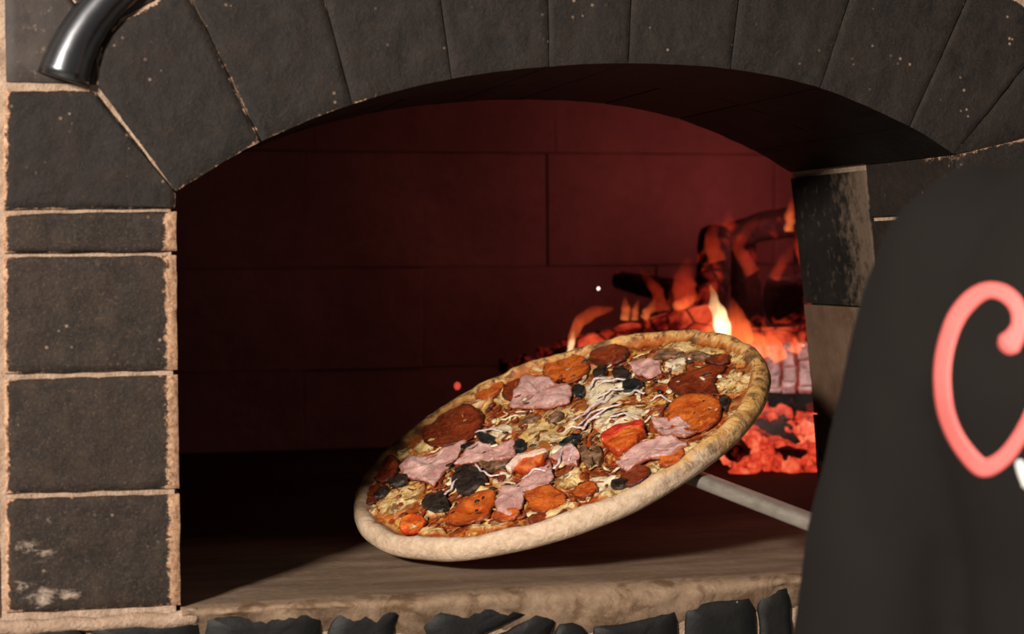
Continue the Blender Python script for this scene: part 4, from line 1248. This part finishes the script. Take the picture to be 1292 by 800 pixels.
for s in (-1, 1):
    swept(bm, [(HX + s * .074, HY - .005, HZ + .022), (HX + s * .078, HY - .008, HZ - .003), (HX + s * .072, HY, HZ - .026)], [.013, .014, .010], 10)
    swept(bm, [(HX + s * .018, HY + .086, HZ + .034), (HX + s * .046, HY + .076, HZ + .032)], [.008, .008], 10)   # brow
for sh, el, wr in ((SHL, ELL_, WL), (SHR, ELR, WR)):
    el = Vector(el); wr = Vector(wr); sh = Vector(sh)
    swept(bm, [sh, sh.lerp(el, .45), el], [.050, .045, .040])
    swept(bm, [el, el.lerp(wr, .35), wr], [.041, .039, .027])
for s in (-1, 1):
    hip = Vector((PX + s * .085, PY, cz + .86)); kn = Vector((PX + s * .095, PY + .015, cz + .48)); an = Vector((PX + s * .10, PY - .01, cz + .09))
    swept(bm, [hip, kn], [.082, .055]); swept(bm, [kn, kn.lerp(an, .35) + Vector((0, -.015, 0)), an], [.055, .052, .038])
    swept(bm, [an, an + Vector((0, .06, -.045)), an + Vector((s * .01, .15, -.06))], [.038, .036, .028])
def hand(bm, grip, wrist, side):
    """palm beside the handle, four fingers curled around it, thumb closing from the other side"""
    out = (Vector(wrist) - grip); out -= HD * out.dot(HD); out.normalize()
    tan = HD.cross(out).normalized() * side
    palm_c = grip + out * .026
    swept(bm, [wrist, palm_c + HD * .012], [.026, .020], 12)
    swept(bm, [palm_c - HD * .030, palm_c + HD * .030], [.0165, .0165], 12)
    for k, (off, ln) in enumerate(((-.033, 1.0), (-.011, 1.08), (.011, 1.03), (.032, .85))):
        c = grip + HD * off
        P = []
        for a in (10, 70, 130, 190, 190 + 45 * ln):
            w = math.radians(a); P.append(c + out * (.0235 * math.cos(w)) + tan * (.0225 * math.sin(w)))
        swept(bm, P, [.0098, .0096, .0092, .0086, .0078], 10)
    c = grip - HD * .040
    swept(bm, [palm_c - HD * .024 - tan * .010, c - tan * .024 + out * .008, c - tan * .022 - out * .012], [.0125, .0108, .0090], 10)
hand(bm, hl, WL, 1); hand(bm, hr_, WR, -1)
body, _, _ = remeshed('body', bm, .0045, 3, M['skin'], person)
# --- shirt
bm = bmesh.new()
loft(bm, dense([(-.30, PX, PY, .186, .135), (-.15, PX, PY, .172, .130), (0, PX, PY, .158, .128), (.10, PX, PY, .164, .130), (.20, PX, PY, .194, .126),
                (.27, PX, PY, .182, .116), (.318, PX, PY, .148, .100), (.352, PX, PY, .104, .082), (.372, PX, PY + .01, .068, .070), (.385, PX, PY + .012, .062, .066)]))
sl, el, wl = Vector(SHL), Vector(ELL_), Vector(WL)
swept(bm, [sl, Vector((.420, -.468, .19)), Vector((.413, -.432, .09)), el], [.060, .066, .064, .060])
swept(bm, [el, el.lerp(wl, .55)], [.057, .046])
sr, er, wr = Vector(SHR), Vector(ELR), Vector(WR)
swept(bm, [sr, sr.lerp(er, .5), er], [.064, .064, .058]); swept(bm, [er, er.lerp(wr, .55)], [.057, .046])
def folds(v):
    x, y, z = v
    f = .0045 * fbm(x, y, z * .6, 9, 3) + .0040 * n3(x * 1.2 + z * .35, y, z * .30, 22, 5)
    return f
shirt, SV, SF = remeshed('shirt', bm, .0065, 5, M['shirt'], person, folds)
# --- trousers, shoes, hair
bm = bmesh.new()
loft(bm, dense([(cz + .74, PX, PY, .15, .105), (cz + .82, PX, PY, .164, .115), (cz + .90, PX, PY, .150, .105)]))
for s in (-1, 1):
    swept(bm, [(PX + s * .085, PY, cz + .84), (PX + s * .095, PY + .012, cz + .48), (PX + s * .10, PY - .01, cz + .12)], [.078, .072, .062])
remeshed('trousers', bm, .009, 8, M['trousers'], person)
for s in (-1, 1):
    bm = bmesh.new()
    swept(bm, [(PX + s * .10, PY - .03, cz + .045), (PX + s * .105, PY + .06, cz + .045), (PX + s * .112, PY + .15, cz + .036)], [.044, .044, .036])
    geo = bmesh.ops.bisect_plane(bm, geom=bm.verts[:] + bm.edges[:] + bm.faces[:], plane_co=(0, 0, cz + .012), plane_no=(0, 0, -1), clear_outer=True)
    bmesh.ops.holes_fill(bm, edges=bm.edges, sides=0)
    sh, _, _ = remeshed('shoe', bm, .006, 4, M['shoe'], person)
    bm = bmesh.new()
    swept(bm, [(PX + s * .10, PY - .03, 0), (PX + s * .105, PY + .06, 0), (PX + s * .112, PY + .15, 0)], [.047, .047, .040])
    for v in bm.verts: v.co.z = cz + .011 + v.co.z * .22
    remeshed('sole', bm, .005, 2, M['sole'], sh)
bm = bmesh.new()
hm = bmesh.ops.create_uvsphere(bm, u_segments=32, v_segments=24, radius=1)
for v in hm['verts']:
    q = v.co.copy(); k = 1 + .05 * fbm(q.x, q.y, q.z, 3, 2)
    v.co = Vector((HX + q.x * .082 * k, HY - .010 + q.y * .098 * k, HZ + .018 + q.z * .112 * k))
bmesh.ops.bisect_plane(bm, geom=bm.verts[:] + bm.edges[:] + bm.faces[:], plane_co=(HX, HY + .03, HZ + .015), plane_no=(0, .72, -.70), clear_outer=True)
bmesh.ops.holes_fill(bm, edges=bm.edges, sides=0)
remeshed('hair', bm, .006, 2, M['hair'], person)
for s in (-1, 1):
    bm = bmesh.new(); bmesh.ops.create_uvsphere(bm, u_segments=14, v_segments=10, radius=.0115)
    bmesh.ops.translate(bm, verts=bm.verts, vec=(HX + s * .031, HY + .076, HZ + .014))
    me = [tuple(v.co) for v in bm.verts]; ff = [tuple(v.index for v in f.verts) for f in bm.faces]; bm.free()
    mesh_obj('eye', me, ff, M['white'], person)

# --- the print on the back of the shirt follows the cloth
bvh = BVHTree.FromPolygons([Vector(v) for v in SV], SF)
def on_shirt(px, py, off):
    r = Vector(ray(px, py)).normalized()
    loc, nrm, i, d = bvh.ray_cast(Vector(CAM), r)
    if loc is None: return None
    if nrm.dot(r) > 0: nrm = -nrm
    return loc + nrm * off
def smooth_path(p, n):
    p = np.array(p, float); out = []
    t = np.linspace(0, len(p) - 1, n)
    for s in t:
        i = min(len(p) - 2, int(s)); f = s - i
        p0, p1, p2, p3 = p[max(0, i - 1)], p[i], p[i + 1], p[min(len(p) - 1, i + 2)]
        out.append(.5 * ((2 * p1) + (-p0 + p2) * f + (2 * p0 - 5 * p1 + 4 * p2 - p3) * f * f + (-p0 + 3 * p1 - 3 * p2 + p3) * f ** 3))
    return np.array(out)
def stroke(name, pts, width, mat, knob=None, n=90, cap=True):
    P = smooth_path(pts, n); T = np.gradient(P, axis=0); T /= np.linalg.norm(T, axis=1)[:, None]
    Nn = np.stack([-T[:, 1], T[:, 0]], 1)
    ks = np.linspace(-1, 1, 7); V, Fc = [], []
    wd = np.interp(np.linspace(0, 1, n), np.linspace(0, 1, len(width)), width)
    for layer, off in ((0, .0009), (1, -.001)):
        for i in range(n):
            for k in ks:
                q = P[i] + Nn[i] * (k * wd[i] / 2)
                if i == n - 1 or i == 0: q = q + T[i] * (1 if i else -1) * (wd[i] / 2) * math.sqrt(max(0, 1 - k * k)) * .8
                h = on_shirt(q[0], q[1], off)
                V.append(tuple(h) if h is not None else V[-1])
    m = len(ks); Ln = n * m
    for i in range(n - 1):
        for k in range(m - 1):
            a = i * m + k
            Fc.append((a, a + 1, a + m + 1, a + m)); Fc.append((Ln + a, Ln + a + m, Ln + a + m + 1, Ln + a + 1))
        a = i * m
        Fc.append((a, a + m, Ln + a + m, Ln + a)); a += m - 1
        Fc.append((a, Ln + a, Ln + a + m, a + m))
    for i in (0, n - 1):
        for k in range(m - 1):
            a = i * m + k; Fc.append((a, a + 1, Ln + a + 1, Ln + a))
    o = mesh_obj(name, V, Fc, mat, shirt); fix_normals(o); return o
Cp = [(1274, 434), (1281, 425), (1287, 410), (1286, 392), (1278, 378), (1263, 368), (1245, 367), (1226, 378), (1208, 400), (1196, 430), (1190, 461),
      (1190, 493), (1195, 524), (1206, 551), (1222, 574), (1238, 589), (1252, 588), (1271, 574), (1288, 550), (1302, 524), (1312, 500)]
c_ = stroke('letter', Cp, [30, 24, 18, 18, 19, 19, 19, 21, 21, 20, 20, 20, 20, 20, 21, 22, 21, 19, 17, 17, 16], M['pink'], n=120)
c_['label'] = 'coral pink handwritten letter C'
w_ = stroke('letter_stroke', [(1287, 584), (1291, 596), (1297, 612)], [9, 11, 11], M['white'], n=20)
w_['label'] = 'end of a white letter stroke'
